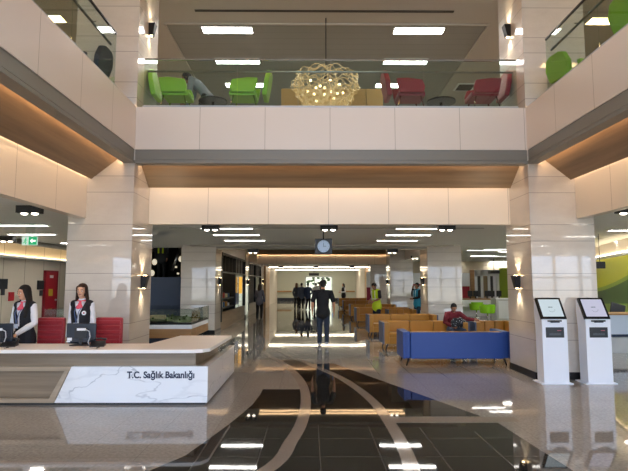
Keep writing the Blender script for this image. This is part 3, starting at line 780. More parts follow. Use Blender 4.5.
tag(MB().box(XL+.03, XL+.06, 23.0, 23.9, 1.25, 2.0, bev=.004).build('menu_sign', M('menu_yellow', '#e8b024', .4, emit='#ffb830', es=.7)), 'glowing yellow menu sign on the nearer shop front', 'sign')
tag(MB().box(XL+.03, XL+.06, 22.0, 22.8, .8, 1.3, bev=.004).build('menu_sign', M('menu_blue', '#24437a', .4)), 'small blue sign below left of the yellow menu sign', 'sign')
for yy, lab in ((20.3, 'nearer'), (22.8, 'farther')):
    e = empty('pendant_lamp', (-4.25, yy, 2.45), '%s warm pendant lamp inside the shop' % lab, 'lamp')
    MB().cyl((0, 0, 0), (0, 0, .14), .16, .05).build('shade', m_black, e); MB().sph((0, 0, 0), .06).build('bulb', m_glow, e); MB().cyl((0, 0, .14), (0, 0, 1.15), .006, seg=6).build('cord', m_black, e)

# ------------------------------------------------------------------ far corridor
trim(MB().box(XL-.2, XL, 35.3, 50.6, 0, ZC), m_cream); trim(MB().box(XR+.5, XR+.7, 37, 50.6, 0, ZC), m_cream)
S('baseboard_back', MB().box(XL, XR+.5, 50.5, 50.6, 0, .28), m_base)
trim(MB().box(XL+.0, XL+.15, 35.6, 39, 0, 2.9), m_lwood); trim(MB().box(XR+.35, XR+.5, 37, 41, 0, 2.9), m_lwood)
e = empty('glass_door', (.9, 50.45, 0), 'bright glazed double door in the far wall behind the walkers', 'door')
MB().box(-1.3, 1.3, 0, .1, 0, 2.35).build('door_glass', M('outdoor_glow', '#dfe8dc', .4, emit='#e9f2e2', es=1.1), e)
mb = MB()
for a in (-1.3, -.45, .4, 1.25): mb.box(a-.04, a+.04, -.06, 0, 0, 2.4)
mb.box(-1.34, 1.3, -.06, 0, 2.3, 2.4); mb.build('door_frame', m_steel, e)
mb = MB()
for k in range(26): mb.sph((random.uniform(-1.1, 1.1), -.02, random.uniform(1.6, 2.25)), .16, .03, .1, 8)
mb.build('plant_shape', M('door_green', '#4c6b4c', .6), e)
p = atY(314, 274.5, 45); tag(MB().box(p.x-.45, p.x+.45, 45, 45.1, p.z-.12, p.z+.13, bev=.01).cyl((p.x, 45.05, p.z), (p.x, 45.05, ZC), .02).build('hanging_sign', m_black), 'small black sign hanging above the far doors', 'sign')
for x0, lab in ((-3.3, 'left'), (2.9, 'right')):
    e = empty('wall_handrail', (x0, 50.3, 0), 'pale wooden handrail on the far wall, %s of the doors' % lab, 'handrail')
    MB().box(0, 1.5, 0, .08, .85, 1.0, bev=.01).build('rail', m_lwood, e)
    for a in (.2, 1.3): MB().box(a-.03, a+.03, .05, .2, .88, .96).build('bracket', m_steel, e)

# ------------------------------------------------------------------ left wall fittings
def wl(px, py):  # point on the left wall
    X, Y, z = ray(px, py); t = (WL+.001)/X; return Vector((WL, Y*t, H+z*t))
trim(MB().box(WL, WL+.35, YB, 50, 2.50, 2.56), m_white)
trim(MB().box(WL+.05, WL+.12, YB, 50, 2.57, 2.60), light_mat('wall_cove_led', '#ffdba8', 7))
trim(MB().box(WL+.9, WL+1.0, YB, 50, 2.86, ZC), M('cove_lip', '#8b857b', .5))
a = wl(43.5, 290).y; b = wl(55, 290).y
e = empty('red_door', (WL, a, 0), 'narrow red cabinet door with white and yellow stickers on the left wall', 'door')
lf_ = MB().box(0, .06, 0, b-a, 0, 2.12, bev=.005).build('leaf', M('door_red', '#a3202f', .35), e)
mb = MB(); L = b-a; mb.box(0, .08, -.05, 0, 0, 2.17).box(0, .08, L, L+.05, 0, 2.17).box(0, .08, -.05, L+.05, 2.12, 2.17); mb.build('door_frame', M('door_red2', '#7f1a27', .4), e)
MB().box(.06, .066, L*.35, L*.65, 1.9, 2.0).build('sign_plate', m_white, e)
MB().box(.06, .066, L*.3, L*.65, 1.25, 1.5, bev=.0).build('sticker', M('sticker_yellow', '#c9b43a', .5), e)
MB().cyl((.06, L*.9, 1.1), (.11, L*.9, 1.1), .03).build('handle', m_steel, lf_)
for px, py, w, h, col, nm, lab, cat in ((2.5, 284, .4, .32, '#26282b', 'card_reader', 'black square wall box at the left photo edge', 'wall box'), (40, 285, .4, .32, '#26282b', 'card_reader', 'black square wall box left of the red door', 'wall box'),
        (2, 292, .15, .2, '#3a3c40', 'wall_switch', 'small dark switch below the left edge wall box', 'switch'), (40.5, 293, .15, .2, '#3a3c40', 'wall_switch', 'small dark switch left of the red door, below the black box', 'switch'), (10.5, 296.5, .25, .28, '#b0232c', 'fire_alarm', 'small red fire alarm box on the left wall', 'alarm')):
    p = wl(px, py); tag(MB().box(WL-.01, WL+.05, p.y-w/2, p.y+w/2, p.z-h/2, p.z+h/2, bev=.01).build(nm, M('w'+col, col, .4)), lab, cat)
# glass rail near the red door
e = empty('low_glass_rail', (-8.6, 18.9, 0), 'low glass rail with metal top between the red door and the pillar', 'railing')
MB().box(0, 2.2, 0, .02, .1, 1.35).build('glass_panel', m_glassc, e); MB().box(0, 2.2, -.02, .04, 1.35, 1.42).build('top_rail', m_steel, e); MB().box(0, .05, -.02, .04, 0, 1.35).box(1.1, 1.15, -.02, .04, 0, 1.35).build('post', m_steel, e)

# exit sign
e = empty('exit_sign', (-6.035, 11, 2.615), 'hanging green emergency exit sign with white arrow', 'sign')
MB().box(-.165, .165, -.012, .012, -.095, .095).build('panel', M('exit_pale', '#cfe9dd', .3, emit='#d8f5e6', es=.55), e)
MB().box(-.02, .155, -.016, -.011, -.085, .085).build('green_field', M('exit_green', '#119a63', .3, emit='#18b878', es=.6), e)
mb = MB(); mb.prism([(.01, 0), (.06, .05), (.06, .018), (.13, .018), (.13, -.018), (.06, -.018), (.06, -.05)], -.02, -.0155, axis='y'); mb.build('arrow', M('exit_white', '#ffffff', .4, emit='#ffffff', es=.9), e)
mb = MB(); mb.cyl((-.08, -.02, .055), (-.08, -.015, .055), .014); mb.tube([(-.085, -.018, .035), (-.095, -.018, -.01), (-.07, -.018, -.035), (-.085, -.018, -.075)], .009, 6); mb.tube([(-.095, -.018, -.01), (-.115, -.018, -.04), (-.14, -.018, -.05)], .009, 6); mb.tube([(-.12, -.018, .01), (-.085, -.018, .03), (-.055, -.018, .005)], .007, 6)
mb.build('running_figure', M('exit_green', '#119a63'), e)
MB().box(-.1, .1, -.003, .003, .095, .385).build('glass_hanger', m_glassc, e)

# ------------------------------------------------------------------ right side
# green graphic wall running diagonally
def wallseg(x0, y0, x1, y1, z0, z1, mat, name):
    L = math.hypot(x1-x0, y1-y0); a = math.atan2(y1-y0, x1-x0)
    o = MB().box(0, L, 0, .12, z0, z1).build(name, mat, kind='structure'); o.location = (x0, y0, 0); o.rotation_euler = (0, 0, a); return o
wallseg(9.08, 14.2, 11.2, 21.3, 0, 2.5, wallart_mat('green_wall_graphic'), 'wall_green')
wallseg(8.75, 13.4, 11.1, 21.3, 2.60, 2.63, light_mat('soft_led', '#ffe6bd', 5), 'trim_201'); wallseg(8.65, 13.4, 11.0, 21.3, 2.50, 2.56, m_white, 'trim_202'); wallseg(8.9, 13.4, 11.25, 21.3, 2.56, 3.0, m_cream, 'trim_203')
p = atY(600.5, 265, 13.2); tag(MB().box(p.x-.13, p.x+.13, 13.2, 13.26, p.z-.09, p.z+.09, bev=.01).cyl((p.x, 13.23, p.z), (p.x, 13.23, ZC), .008).build('queue_display', m_black), 'small black hanging display in front of the green wall', 'display')
p0 = atZ(604, 352, 0)
e = empty('service_counter', (7.3, 12.6, 0), 'service counter with pale blue front and wooden top at the right photo edge', 'counter')
MB().box(0, 1.6, -.06, .7, .93, .965, bev=.004).build('worktop', m_lwood, e)
MB().box(.0, 1.6, 0, .05, .46, .93).build('front_panel', M('pale_blue_panel', '#d3e0ee', .2), e)
MB().box(.05, 1.55, .05, .6, .40, .93).build('carcass', m_navyw, e)
MB().box(.0, 1.6, .08, .6, 0, .38).build('lower_panel', M('counter_grey', '#c8cac8', .3), e)
e = empty('office_chair', (8.08, 13.75, 0), 'dark grey office chair behind the right edge counter', 'chair')
mb = MB(); mb.box(-.2, .2, 0, .06, .62, 1.2, bev=.03); mb.xf(Matrix.Rotation(.25, 4, 'Y') @ Matrix.Rotation(-.1, 4, 'X')); mb.build('backrest', M('chair_charcoal', '#3f4147', .6), e)
MB().box(-.22, .25, .02, .5, .44, .52, bev=.03).build('seat', M('chair_charcoal', '#3f4147', .6), e); MB().cyl((0, .25, .06), (0, .25, .44), .03).build('column', m_chrome, e)
for k in range(5):
    a = k*2*PI/5; MB().cyl((0, .25, .1), (.28*math.cos(a), .25+.28*math.sin(a), .05), .02, .014).build('leg', m_blackm, e)

# far service hall seen between the pillars
YH2 = 28.2
def hp(x, y, Y=YH2): return atY(x, y, Y)
S('wall_service', MB().box(6.0, 13.4, 30.2, 30.35, 0, 3.0), M('hall_wall', '#c8bca6', .5))
def far_rect(px0, px1, py0, py1, Y, d, mat, name, label=None, cat=None):
    a = hp(px0, py1, Y); b = hp(px1, py0, Y)
    o = MB().box(a.x, b.x, Y, Y+d, a.z, b.z).build(name, mat)
    if label: tag(o, label, cat)
    else: o['kind'] = 'structure'
    return o
far_rect(461, 469.5, 273, 286, 30.1, .12, m_white, 'wall_poster', 'white poster above the red board in the far hall', 'poster')
far_rect(461, 469.5, 286.5, 298, 30.1, .12, M('board_red', '#a02030', .5), 'red_board', 'red board on the far hall wall behind the counters', 'board')
far_rect(471, 475, 270, 299, 30.1, .08, m_lwood, 'trim_301')
e = empty('glazed_partition', (0, 0, 0), 'white framed glazed partition in the far service hall', 'partition')
for x0, x1, m in ((477, 481, 'dark'), (482.5, 488, 'tan'), (489.5, 493.5, 'dark')):
    a = hp(x0, 297, 30.1); b = hp(x1, 276, 30.1)
    MB().box(a.x, b.x, 30.08, 30.14, a.z, b.z).build('pane', M('pane_'+m, '#4a4a48' if m == 'dark' else '#9c8a6a', .15), e)
a = hp(475.5, 298, 30.1); b = hp(500, 270, 30.1)
mb = MB()
for px in (476, 481.8, 488.8, 494.3, 497.5): q = hp(px, 290, 30.1).x; mb.box(q-.07, q+.07, 30.0, 30.12, 0, b.z)
mb.box(a.x, b.x, 30.0, 30.12, b.z-.35, b.z); mb.build('frame', m_white, e)
far_rect(500.5, 516, 268, 300, 29.9, .08, M('art_green', '#8da52a', .4), 'trim_302')
e = empty('far_service_counter', (7.4, 24.9+1.6, 0), 'long white service counter behind the green chairs in the far hall', 'counter')
MB().box(0, 5.5, 0, .7, .86, .92).build('worktop', m_lwood, e); MB().box(0, 5.5, .03, .08, .5, .86).build('front_panel', m_white, e); MB().box(0, 5.5, .3, .6, 0, .86).build('carcass', M('counter_grey', '#c8cac8', .3), e)
for i, px in enumerate((471, 476.5, 488, 493, 500)):
    p = hp(px, 300, 26.8); e = empty('computer_monitor', (p.x, 26.9, .92), 'small dark monitor on the far service counter', 'monitor', 0, 'monitors on the far service counter')
    MB().box(-.13, .13, 0, .03, .1, .40).build('screen', m_black, e); MB().box(-.03, .03, 0, .04, 0, .1).build('stand', m_black, e)
e = empty('equipment_counter', (0, 0, 0), 'pale grey cabinet counter right of the green chairs', 'cabinet')
a = hp(497, 326, 23.6); MB().box(a.x, a.x+1.6, 23.6, 24.3, 0, .98).build('body', M('counter_grey', '#c8cac8', .3), e); MB().box(a.x-.03, a.x+1.63, 23.57, 24.33, .98, 1.02).build('worktop', m_white, e)
MB().box(a.x+.1, a.x+.7, 23.58, 23.6, .1, .9).build('door', m_white, e)
m_lime = M('lime_upholstery', '#8ed41c', .5)
def green_tub(px, py, Y, label):
    p = atY(px, py, Y); e = empty('swivel_tub_chair', (p.x, Y, 0), label, 'chair', 0, None)
    mb = MB()
    for k in range(15):
        a0 = -.25+k*(PI+.5)/15; a1 = -.25+(k+1)*(PI+.5)/15
        for (aa, bb) in ((a0, a1),):
            pts = []
            h0 = .78 if 3 < k < 12 else .70
            A = [mb.bm.verts.new((r*math.cos(t)*1.05, -r*math.sin(t), z)) for (r, t, z) in ((.24, aa, .42), (.24, bb, .42), (.30, bb, h0), (.30, aa, h0), (.30, aa, .4), (.30, bb, .4), (.34, bb, h0), (.34, aa, h0))]
            for q in ((0,1,2,3), (5,4,7,6), (3,2,6,7), (0,4,5,1)): mb.bm.faces.new([A[i] for i in q])
    mb.build('tub_back', m_lime, e); MB().cyl((0, 0, .38), (0, 0, .47), .28).build('seat', m_lime, e)
    MB().cyl((0, 0, .05), (0, 0, .38), .03).build('column', m_chrome, e); MB().cyl((0, 0, 0), (0, 0, .04), .25, .2).build('foot', m_chrome, e)
green_tub(476.5, 310, 25.6, 'smaller lime green tub chair, left one at the far counters')
green_tub(487.5, 312, 22.9, 'larger lime green tub chair with chrome stand near the far counters')
green_tub(496.5, 310, 25.0, 'partly hidden lime green tub chair, rightmost at the far counters')
p = hp(494, 272, 26); e = empty('ceiling_projector', (p.x, 26, p.z), 'black device hanging from the far hall ceiling', 'projector')
MB().box(-.25, .25, -.15, .15, -.08, .08, bev=.02).build('body', m_black, e); MB().cyl((0, 0, .08), (0, 0, ZC-p.z), .02).build('mount', m_black, e)
# posters between the pillars
def poster(px0, px1, py0, py1, Y, parts, label):
    a = atY(px0, py1, Y); b = atY(px1, py0, Y); e = empty('banner', (a.x, Y, 0), label, 'banner')
    W = b.x-a.x; MB().box(0, W, 0, .04, .05, b.z).build('sheet', m_white, e)
    for nm, z0, z1, col in parts: MB().box(W*.02, W*.98, -.01, 0, z0*b.z, z1*b.z).build(nm, M('ban'+col, col, .5), e)
    MB().box(-.02, W+.02, -.08, .12, 0, .05).build('foot', m_steel, e)
poster(411.5, 421, 273, 306, 27.6, (('red_block', .12, .62, '#8c1f36'), ('red_lettering', .70, .74, '#b83b50')), 'white banner with dark red lower block behind the person in the blue vest')
poster(366.7, 370.3, 272, 306, 32.5, (('red_block', .15, .6, '#8c1f36'),), 'narrow banner with red block left of the yellow vest man')
poster(430+20, 466, 262, 300, 30, (), 'plain white board at the far hall behind the grey polished pillar') if False else None
# right wall of hall behind the sofas
trim(MB().box(6.0, 6.12, 30.3, 50.6, 0, 3.0), m_cream)
trim(MB().box(4.5, 6.1, 36.9, 37.05, 0, 3.0), m_cream)

# ------------------------------------------------------------------ upper floor furniture
ZF = 4.93
for _s in ((-9.5, XL-.16), (XR+.16, 13.5)): S('floor_upper', MB().box(_s[0], _s[1], YB, 19, 4.86, ZF), m_plast)
S('floor_upper', MB().box(XL-.16, XR+.16, YF+.16, 19, 4.86, ZF), m_plast)
def lounge(x, y, rz, mat, label, group=None, sz=1.0):
    """wing armchair, faces -Y"""
    e = empty('lounge_chair', (x, y, ZF), label, 'armchair', rz, group); e.scale = (1.0, 1.0, sz*.97)
    mb = MB(); mb.prism([(-.24, .48), (.24, .48), (.29, .78), (.22, 1.0), (.12, 1.06), (-.12, 1.06), (-.22, 1.0), (-.29, .78)], -.05, .05, axis='y', bev=.03)
    mb.xf(Matrix.Translation((0, .30, .0)) @ Matrix.Rotation(-.16, 4, 'X')); mb.build('backrest', mat, e)
    MB().box(-.25, .25, -.32, .22, .46, .56, bev=.035).build('seat', mat, e)
    for s in (-1, 1):
        mb = MB(); mb.prism([(-.27, .50), (.20, .50), (.26, .80), (.06, .81), (-.25, .77), (-.30, .62)], s*.29-.04, s*.29+.04, axis='x', bev=.025); mb.build('armrest', mat, e)
        mb = MB(); mb.tube([(s*.22, -.22, .50), (s*.28, -.33, .015), (s*.28, .28, .015), (s*.22, .16, .50)], .016); mb.build('leg', m_chrome, e)
    return e
m_lg = M('lime_fabric', '#93c740', .6, sheen=.2); m_rd = M('crimson_fabric', '#8f1f33', .6, sheen=.2)
lounge(-2.70, 9.95, PI/2, m_lg, 'lime green lounge chair upstairs at the far left of the glass railing')
lounge(-1.28, 9.95, -PI/2, m_lg, 'lime green lounge chair upstairs right of the bending person')
lounge(1.95, 9.95, PI/2, m_rd, 'crimson lounge chair upstairs just right of the gold chandelier')
lounge(3.50, 9.95, -PI/2, m_rd, 'crimson lounge chair upstairs at the far right end of the railing')
lounge(4.8, 8.75, PI/2+.2, m_lg, 'lime green lounge chair behind the right glass, farther one', sz=.8)
lounge(4.9, 7.0, PI/2+.3, m_lg, 'lime green lounge chair behind the right glass, nearer one at the photo edge', sz=.85)
lounge(-4.0, 8.55, -PI/2, M('navy_fabric', '#2a3144', .6), 'dark navy lounge chair behind the left upper glass', sz=.82)
for px, lab, c in ((213, 'dark low table upstairs right of the bending person', '#2a2a2c'), (441, 'dark low table upstairs between the crimson chairs', '#2a2a2c')):
    p = atY(px, 103, 10.3); e = empty('side_table', (p.x, 10.3, ZF), lab, 'table')
    MB().cyl((0, 0, .52), (0, 0, .55), .3, seg=24).build('top', M('t'+c, c, .3), e); MB().cyl((0, 0, .02), (0, 0, .52), .03).build('column', m_chrome, e); MB().cyl((0, 0, 0), (0, 0, .02), .2, seg=20).build('foot', m_chrome, e)
# golden partition
a = atY(281, 88.5, 12.4); b = atY(383, 88.5, 12.4)
e = empty('wooden_partition', (a.x, 12.4, ZF), 'golden wooden partition upstairs behind the chandelier', 'partition')
n = 6; w = (b.x-a.x)/n
for i in range(n): MB().box(i*w+.006, (i+1)*w-.006, 0, .3, 0, a.z-ZF, bev=.004).build('panel', M('gold_wood', '#a9854a', .5, noise=.05), e)
# chandelier: wavy glass strands on a bowl outline, gold-lit
p = atY(326, 90, 11.4); cz = p.z
e = empty('chandelier', (p.x, 11.4, cz), 'large golden chandelier of wavy glass strands above the railing', 'chandelier')
m_cg = M('amber_glass', '#e2cda6', .08, spec=.9, metal=.5, emit='#ffcf8c', es=.3)
top = atY(326, 77, 11.4).z-cz; bot = -.55; R0 = (atY(361, 80, 11.4).x-atY(292, 80, 11.4).x)/2
for k in range(20):
    f = k/19; zz = top*(1-f)+bot*f; rad = R0*(1-.12*(1-f)**6-.0) if f < .25 else R0*(1-.55*((f-.25)/.75)**1.2)
    ph = random.uniform(0, 6); wv = random.choice((7, 9, 11)); pts = []
    for i in range(72):
        a = 2*PI*i/72; r = rad*(1-.10*(math.sin(wv*a+ph)*.5+.5)-.05*math.sin(3*a+ph*2))
        pts.append((r*math.cos(a), r*math.sin(a), zz+.045*math.sin(wv*a*1.5+ph)+.03*math.sin(5*a-ph)))
    MB().tube(pts, .007, 6, True).build('glass_strand', m_cg, e)
mb = MB()
for k in range(26):
    a = k*2.4; r = R0*(.2+.7*random.random()); mb.tube([(r*math.cos(a)*(1-.3*t)+.04*math.sin(9*t+k), r*math.sin(a)*(1-.3*t), top-.02-t*.75+.0) for t in [i/10 for i in range(11)]], .006, 5)
mb.build('inner_strands', m_cg, e)['kind'] = 'stuff'
for k in range(15):
    a = k*2*PI/15; r = R0*(.55 if k % 2 else .35); MB().sph((r*math.cos(a), r*math.sin(a), .12-.12*(k % 3)), .028, seg=8).build('bulb', M('chandelier_bulb', '#ffffff', .5, emit='#ffd9a0', es=6), e)
MB().cyl((0, 0, top-.05), (0, 0, ZUP-.02-cz), .012).build('rod', m_black, e); MB().cyl((0, 0, top-.06), (0, 0, top+.0), .1, .1).build('hub', m_black, e)
for x0, y0, lab in ((3.3, 17.0, 'white air vent on the upper ceiling right'),):
    p = atZ(481, 87, ZUP); e = empty('ceiling_vent', (4.9, 15.6, ZUP), 'square grey air vent in the upper ceiling beyond the crimson chair', 'vent')
    MB().box(-.3, .3, -.3, .3, -.02, 0).build('frame', m_white, e); MB().box(-.24, .24, -.24, .24, -.03, -.02).build('grille', m_groove, e)

# ------------------------------------------------------------------ people
def solid(mb, name, mat, parent, vox=.01, it=3, cut=None):
    """fuse overlapping closed shapes into one continuous surface"""
    bmesh.ops.recalc_face_normals(mb.bm, faces=mb.bm.faces)
    me = bpy.data.meshes.new(name+'_src'); mb.bm.to_mesh(me); mb.bm.free()
    o = bpy.data.objects.new(name+'_src', me); C.objects.link(o)
    r = o.modifiers.new('r', 'REMESH'); r.mode = 'VOXEL'; r.voxel_size = vox; r.use_smooth_shade = True
    s = o.modifiers.new('s', 'SMOOTH'); s.iterations = it; s.factor = .5
    dg = bpy.context.evaluated_depsgraph_get(); dg.update()
    m2 = bpy.data.meshes.new_from_object(o.evaluated_get(dg)); bpy.data.objects.remove(o)
    if cut:
        bm = bmesh.new(); bm.from_mesh(m2)
        bmesh.ops.delete(bm, geom=[f for f in bm.faces if cut(f.calc_center_median())], context='FACES')
        bmesh.ops.delete(bm, geom=[v for v in bm.verts if not v.link_faces], context='VERTS')
        for _ in range(6):
            new = {}
            for v in bm.verts:
                if v.is_boundary:
                    nb = [e_.other_vert(v).co for e_ in v.link_edges if e_.is_boundary]
                    if len(nb) == 2: new[v] = v.co.lerp((nb[0]+nb[1])*.5, .6)
            for v, c_ in new.items(): v.co = c_
        bm.to_mesh(m2); bm.free()
    m2.name = name; m2.materials.clear(); m2.materials.append(mat)
    for p in m2.polygons: p.use_smooth = True
    n = bpy.data.objects.new(name, m2); C.objects.link(n); n.parent = parent; return n
V = Vector
def hand(mb, w, d, pn, side, curl=.35, s=1.0):
    """palm and five fingers; w wrist, d pointing direction, pn palm normal, side towards the thumb"""
    d = V(d).normalized(); pn = V(pn); pn = (pn-d*pn.dot(d)).normalized(); sd = d.cross(pn)
    if sd.dot(V(side)) < 0: sd = -sd
    mb.loft([(w, .026*s, .02*s), (w+d*.03*s, .034*s, .016*s), (w+d*.085*s, .04*s, .013*s)], seg=10, side=sd)
    for i, ln in enumerate((.068, .078, .072, .056)):
        o = sd*(.030-.02*i)*s; b = w+d*.08*s+o
        d1 = (d*math.cos(curl*.6)+pn*math.sin(curl*.6)); d2 = (d*math.cos(curl*1.8)+pn*math.sin(curl*1.8))
        k = b+d1*ln*.5*s; mb.loft([(b, .0095*s, .0095*s), (k, .0088*s, .0088*s), (k+d2*ln*.5*s, .0075*s, .0075*s)], seg=7, side=sd)
    b = w+d*.025*s+sd*.026*s; k = b+(d*.6+sd*.7+pn*.25)*.038*s
    mb.loft([(b, .013*s, .012*s), (k, .011*s, .010*s), (k+(d*.9+sd*.15+pn*.35)*.034*s, .0085*s, .008*s)], seg=8, side=sd)

def person(label, loc, rz, h=1.72, J=None, look=(0, 0), vox=.01, skin='#c99a7c', hair='short', haircol='#17120f', fem=False,
           top=None, sleeve=1.0, vest=None, vneck=False, legs=None, shoes='#17171a', skirt=False, legcut=1.0, beard=False, glasses=False, z=None, stripes=None, hcurl=.4, palm=None):
    e = empty('person', loc, label, 'person', rz)
    s = h/1.72
    j = dict(pelvis=(0, 0, .93), waist=(0, -.005, 1.07), chest=(0, 0, 1.27), neck=(0, .015, 1.44), head=(0, -.015, 1.605),
             sL=(.175, .01, 1.39), eL=(.225, .03, 1.11), wL=(.235, -.06, .87), sR=(-.175, .01, 1.39), eR=(-.225, .03, 1.11), wR=(-.235, -.06, .87),
             hL=(.085, 0, .9), kL=(.10, -.015, .5), aL=(.105, .03, .09), hR=(-.085, 0, .9), kR=(-.10, -.015, .5), aR=(-.105, .03, .09))
    if fem:
        for k, f in (('sL', .142), ('sR', -.142)): j[k] = (f, .01, 1.385)
    if J: j.update(J)
    j = {k: V(v)*s for k, v in j.items()}
    sk = M('skin'+skin, skin, .5, spec=.3); wf = .88 if fem else 1.0
    P, Wst, Ch, N, Hd = j['pelvis'], j['waist'], j['chest'], j['neck'], j['head']
    shmid = (j['sL']+j['sR'])*.5
    side = (j['sL']-j['sR']).normalized()
    def torso(mb, g=0.0, low=None, upto='neck'):
        R = []
        dn = (P-Wst).normalized()
        if low is not None: R += [(P+dn*low*s, .181*s+g, .136*s+g), (P+dn*.04*s, .176*s+g, .130*s+g), (P, .168*s+g, .12*s+g)]
        else: R += [(P+dn*.04*s, .16*s+g, .11*s+g), (P, .160*s+g, .11*s+g)]
        R += [(P.lerp(Wst, .5), .145*s+g, .102*s+g), (Wst, (.118 if fem else .14)*s+g, .092*s+g), (Ch, .160*wf*s+g, .112*s+g), (shmid-(N-shmid)*.05, .150*wf*s+g, .09*s+g)]
        if upto == 'neck': R += [(shmid.lerp(N, .65), .085*s+g, .07*s+g), (N, .058*s+g, .058*s+g)]
        mb.loft(R, side=side)
    RH = Matrix.Translation(Hd) @ Matrix.Rotation(look[0], 4, 'Z') @ Matrix.Rotation(look[1], 4, 'X') @ Matrix.Scale(s, 4)
    # ---- body
    mb = MB(); torso(mb)
    mb.loft([(N-(Hd-N)*.2, .058*s*wf, .058*s*wf), (N.lerp(Hd, .55), .05*s*wf, .053*s*wf)], side=side)
    hd = MB(); hd.sph((0, .012, .03), .074, .092, .092, 20); hd.loft([((0, -.02, .04), .066, .07), ((0, -.03, -.02), .06, .066), ((0, -.042, -.075), .04, .045)], side=(1, 0, 0))
    hd.loft([((0, -.088, .018), .009, .01), ((0, -.104, -.02), .014, .013)], seg=8); hd.loft([((-.045, -.078, .028), .012, .01), ((.045, -.078, .028), .012, .01)], side=(0, 1, 0), seg=8)
    for a in (-1, 1): hd.sph((a*.077, .005, -.005), .01, .02, .03, 8)
    hd.xf(RH); tmp = bpy.data.meshes.new('t'); hd.bm.to_mesh(tmp); hd.bm.free(); mb.bm.from_mesh(tmp); bpy.data.meshes.remove(tmp)
    for c in 'LR':
        S_, E_, W_, Hp, K, A = (j[q+c] for q in ('s', 'e', 'w', 'h', 'k', 'a'))
        f = .86 if fem else 1.0
        mb.loft([(shmid.lerp(S_, .55), .06*s*f, .06*s*f), (S_, .056*s*f, .058*s*f), (S_.lerp(E_, .5), .048*s*f, .05*s*f), (E_, .04*s*f, .041*s*f), (E_.lerp(W_, .3), .042*s*f, .042*s*f), (W_, .027*s*f, .024*s*f)], side=(0, 1, 0))
        d = (W_-E_).normalized(); pn = V((-1 if c == 'L' else 1, 0, 0)) if palm is None else V(palm); sd = V((0, -1, 0)) if abs(d.y) < .8 else V((-1 if c == 'L' else 1, 0, 0))
        hand(mb, W_, d, pn, sd, hcurl, s*(.92 if fem else 1.04))
        mb.loft([(P.lerp(Hp, .6), .085*s, .09*s), (Hp, .088*s, .095*s), (Hp.lerp(K, .45), .074*s, .08*s), (K, .054*s, .057*s), (K.lerp(A, .35), .052*s, .058*s), (A, .035*s, .04*s)], side=(1, 0, 0))
        fd = V((0, -1, 0)); 
        mb.loft([(A+V((0, .04, -.03))*s, .033*s, .035*s), (A+V((0, -.06, -.045))*s, .038*s, .03*s), (A+V((0, -.16, -.065))*s, .038*s, .018*s)], side=(1, 0, 0))
    solid(mb, 'body', sk, e, vox)
    # ---- clothes
    if top:
        mb = MB(); torso(mb, .014*s, .10 if not legs or not vest else .06)
        for c in 'LR':
            S_, E_, W_ = (j[q+c] for q in ('s', 'e', 'w')); g = .014*s; f = .86 if fem else 1.0
            R = [(shmid.lerp(S_, .5), .065*s*f+g*.6, .064*s*f+g*.6), (S_, .058*s*f+g, .06*s*f+g), (S_.lerp(E_, .5), .05*s*f+g, .052*s*f+g)]
            if sleeve >= 1: R += [(E_, .043*s*f+g, .044*s*f+g), (E_.lerp(W_, .35), .043*s*f+g, .043*s*f+g), (E_.lerp(W_, .97), .03*s*f+g*.8, .03*s*f+g*.8)]
            else: R += [(S_.lerp(E_, .8), .05*s+g*1.3, .05*s+g*1.3)]
            mb.loft(R, side=(0, 1, 0))
        solid(mb, 'shirt', M('cloth'+top, top, .75, noise=.06, nscale=7), e, max(vox, .010))
    if vest:
        mb = MB(); torso(mb, .030*s, .13, 'sh')
        for c in 'LR':
            S_ = j['s'+c]; mb.loft([(shmid.lerp(S_, .3), .06*s+.018*s, .075*s), (shmid.lerp(S_, .85), .055*s+.02*s, .082*s)], side=(0, 1, 0))
        fr = side.cross(V((0, 0, 1))).normalized()
        if fr.y > 0: fr = -fr
        def cut(c):
            q = c-shmid; a = q.dot(side); b = q.dot(fr)
            if q.z > .045*s and abs(a) < .075*s: return True
            return vneck and b > 0 and abs(a) < .012*s+max(0, q.z+.17*s)*.34
        solid(mb, 'vest', M('cloth'+vest, vest, .7, noise=.04, nscale=7), e, max(vox, .010), cut=cut)
        if stripes:
            mb = MB(); rad = .016 if stripes != '#c4e02a' else .035
            for sx in (-1, 1):
                pts = []
                for q, off in ((Wst, -.02), (Ch, 0), (shmid, .02)): pts.append(q+side*sx*.085*s+fr*(.15*s)+V((0, 0, off)))
                mb.tube(pts, rad, 6); pts2 = [p-fr*.30*s for p in pts]; mb.tube(pts2, rad, 6)
            ring = [Wst+V((0, 0, .04))+side*math.cos(a)*.185*s*wf+fr*math.sin(a)*.135*s for a in [2*PI*i/20 for i in range(20)]]; (mb.tube(ring, .02, 6, True) if rad < .02 else None)
            mb.build('reflective_strip', M('strip'+stripes, stripes, .3), e)
    if legs:
        mb = MB(); g = .014*s
        if skirt:
            kk = (j['kL']+j['kR'])*.5; mb.loft([(Wst-V((0, 0, .03)), .135*s+g, .10*s+g), (P, .165*s+g, .12*s+g), (kk+V((0, 0, .05)), .17*s+g, .12*s+g)], side=side)
        else:
            mb.loft([(P+(Wst-P)*.35, .145*s+g, .105*s+g), (P, .163*s+g, .112*s+g), (P-V((0, 0, .05*s)), .16*s+g, .11*s+g)], side=side)
            for c in 'LR':
                Hp, K, A = (j[q+c] for q in 'hka')
                mb.loft([(P.lerp(Hp, .6), .085*s+g, .09*s+g), (Hp, .088*s+g, .095*s+g), (Hp.lerp(K, .45), .076*s+g, .082*s+g), (K, .058*s+g, .06*s+g), (K.lerp(A, .4), .055*s+g, .06*s+g), (A.lerp(K, .05), .045*s+g, .048*s+g)], side=(1, 0, 0))
        solid(mb, 'skirt' if skirt else 'trousers', M('cloth'+legs, legs, .8, noise=.10, nscale=9), e, max(vox, .011))
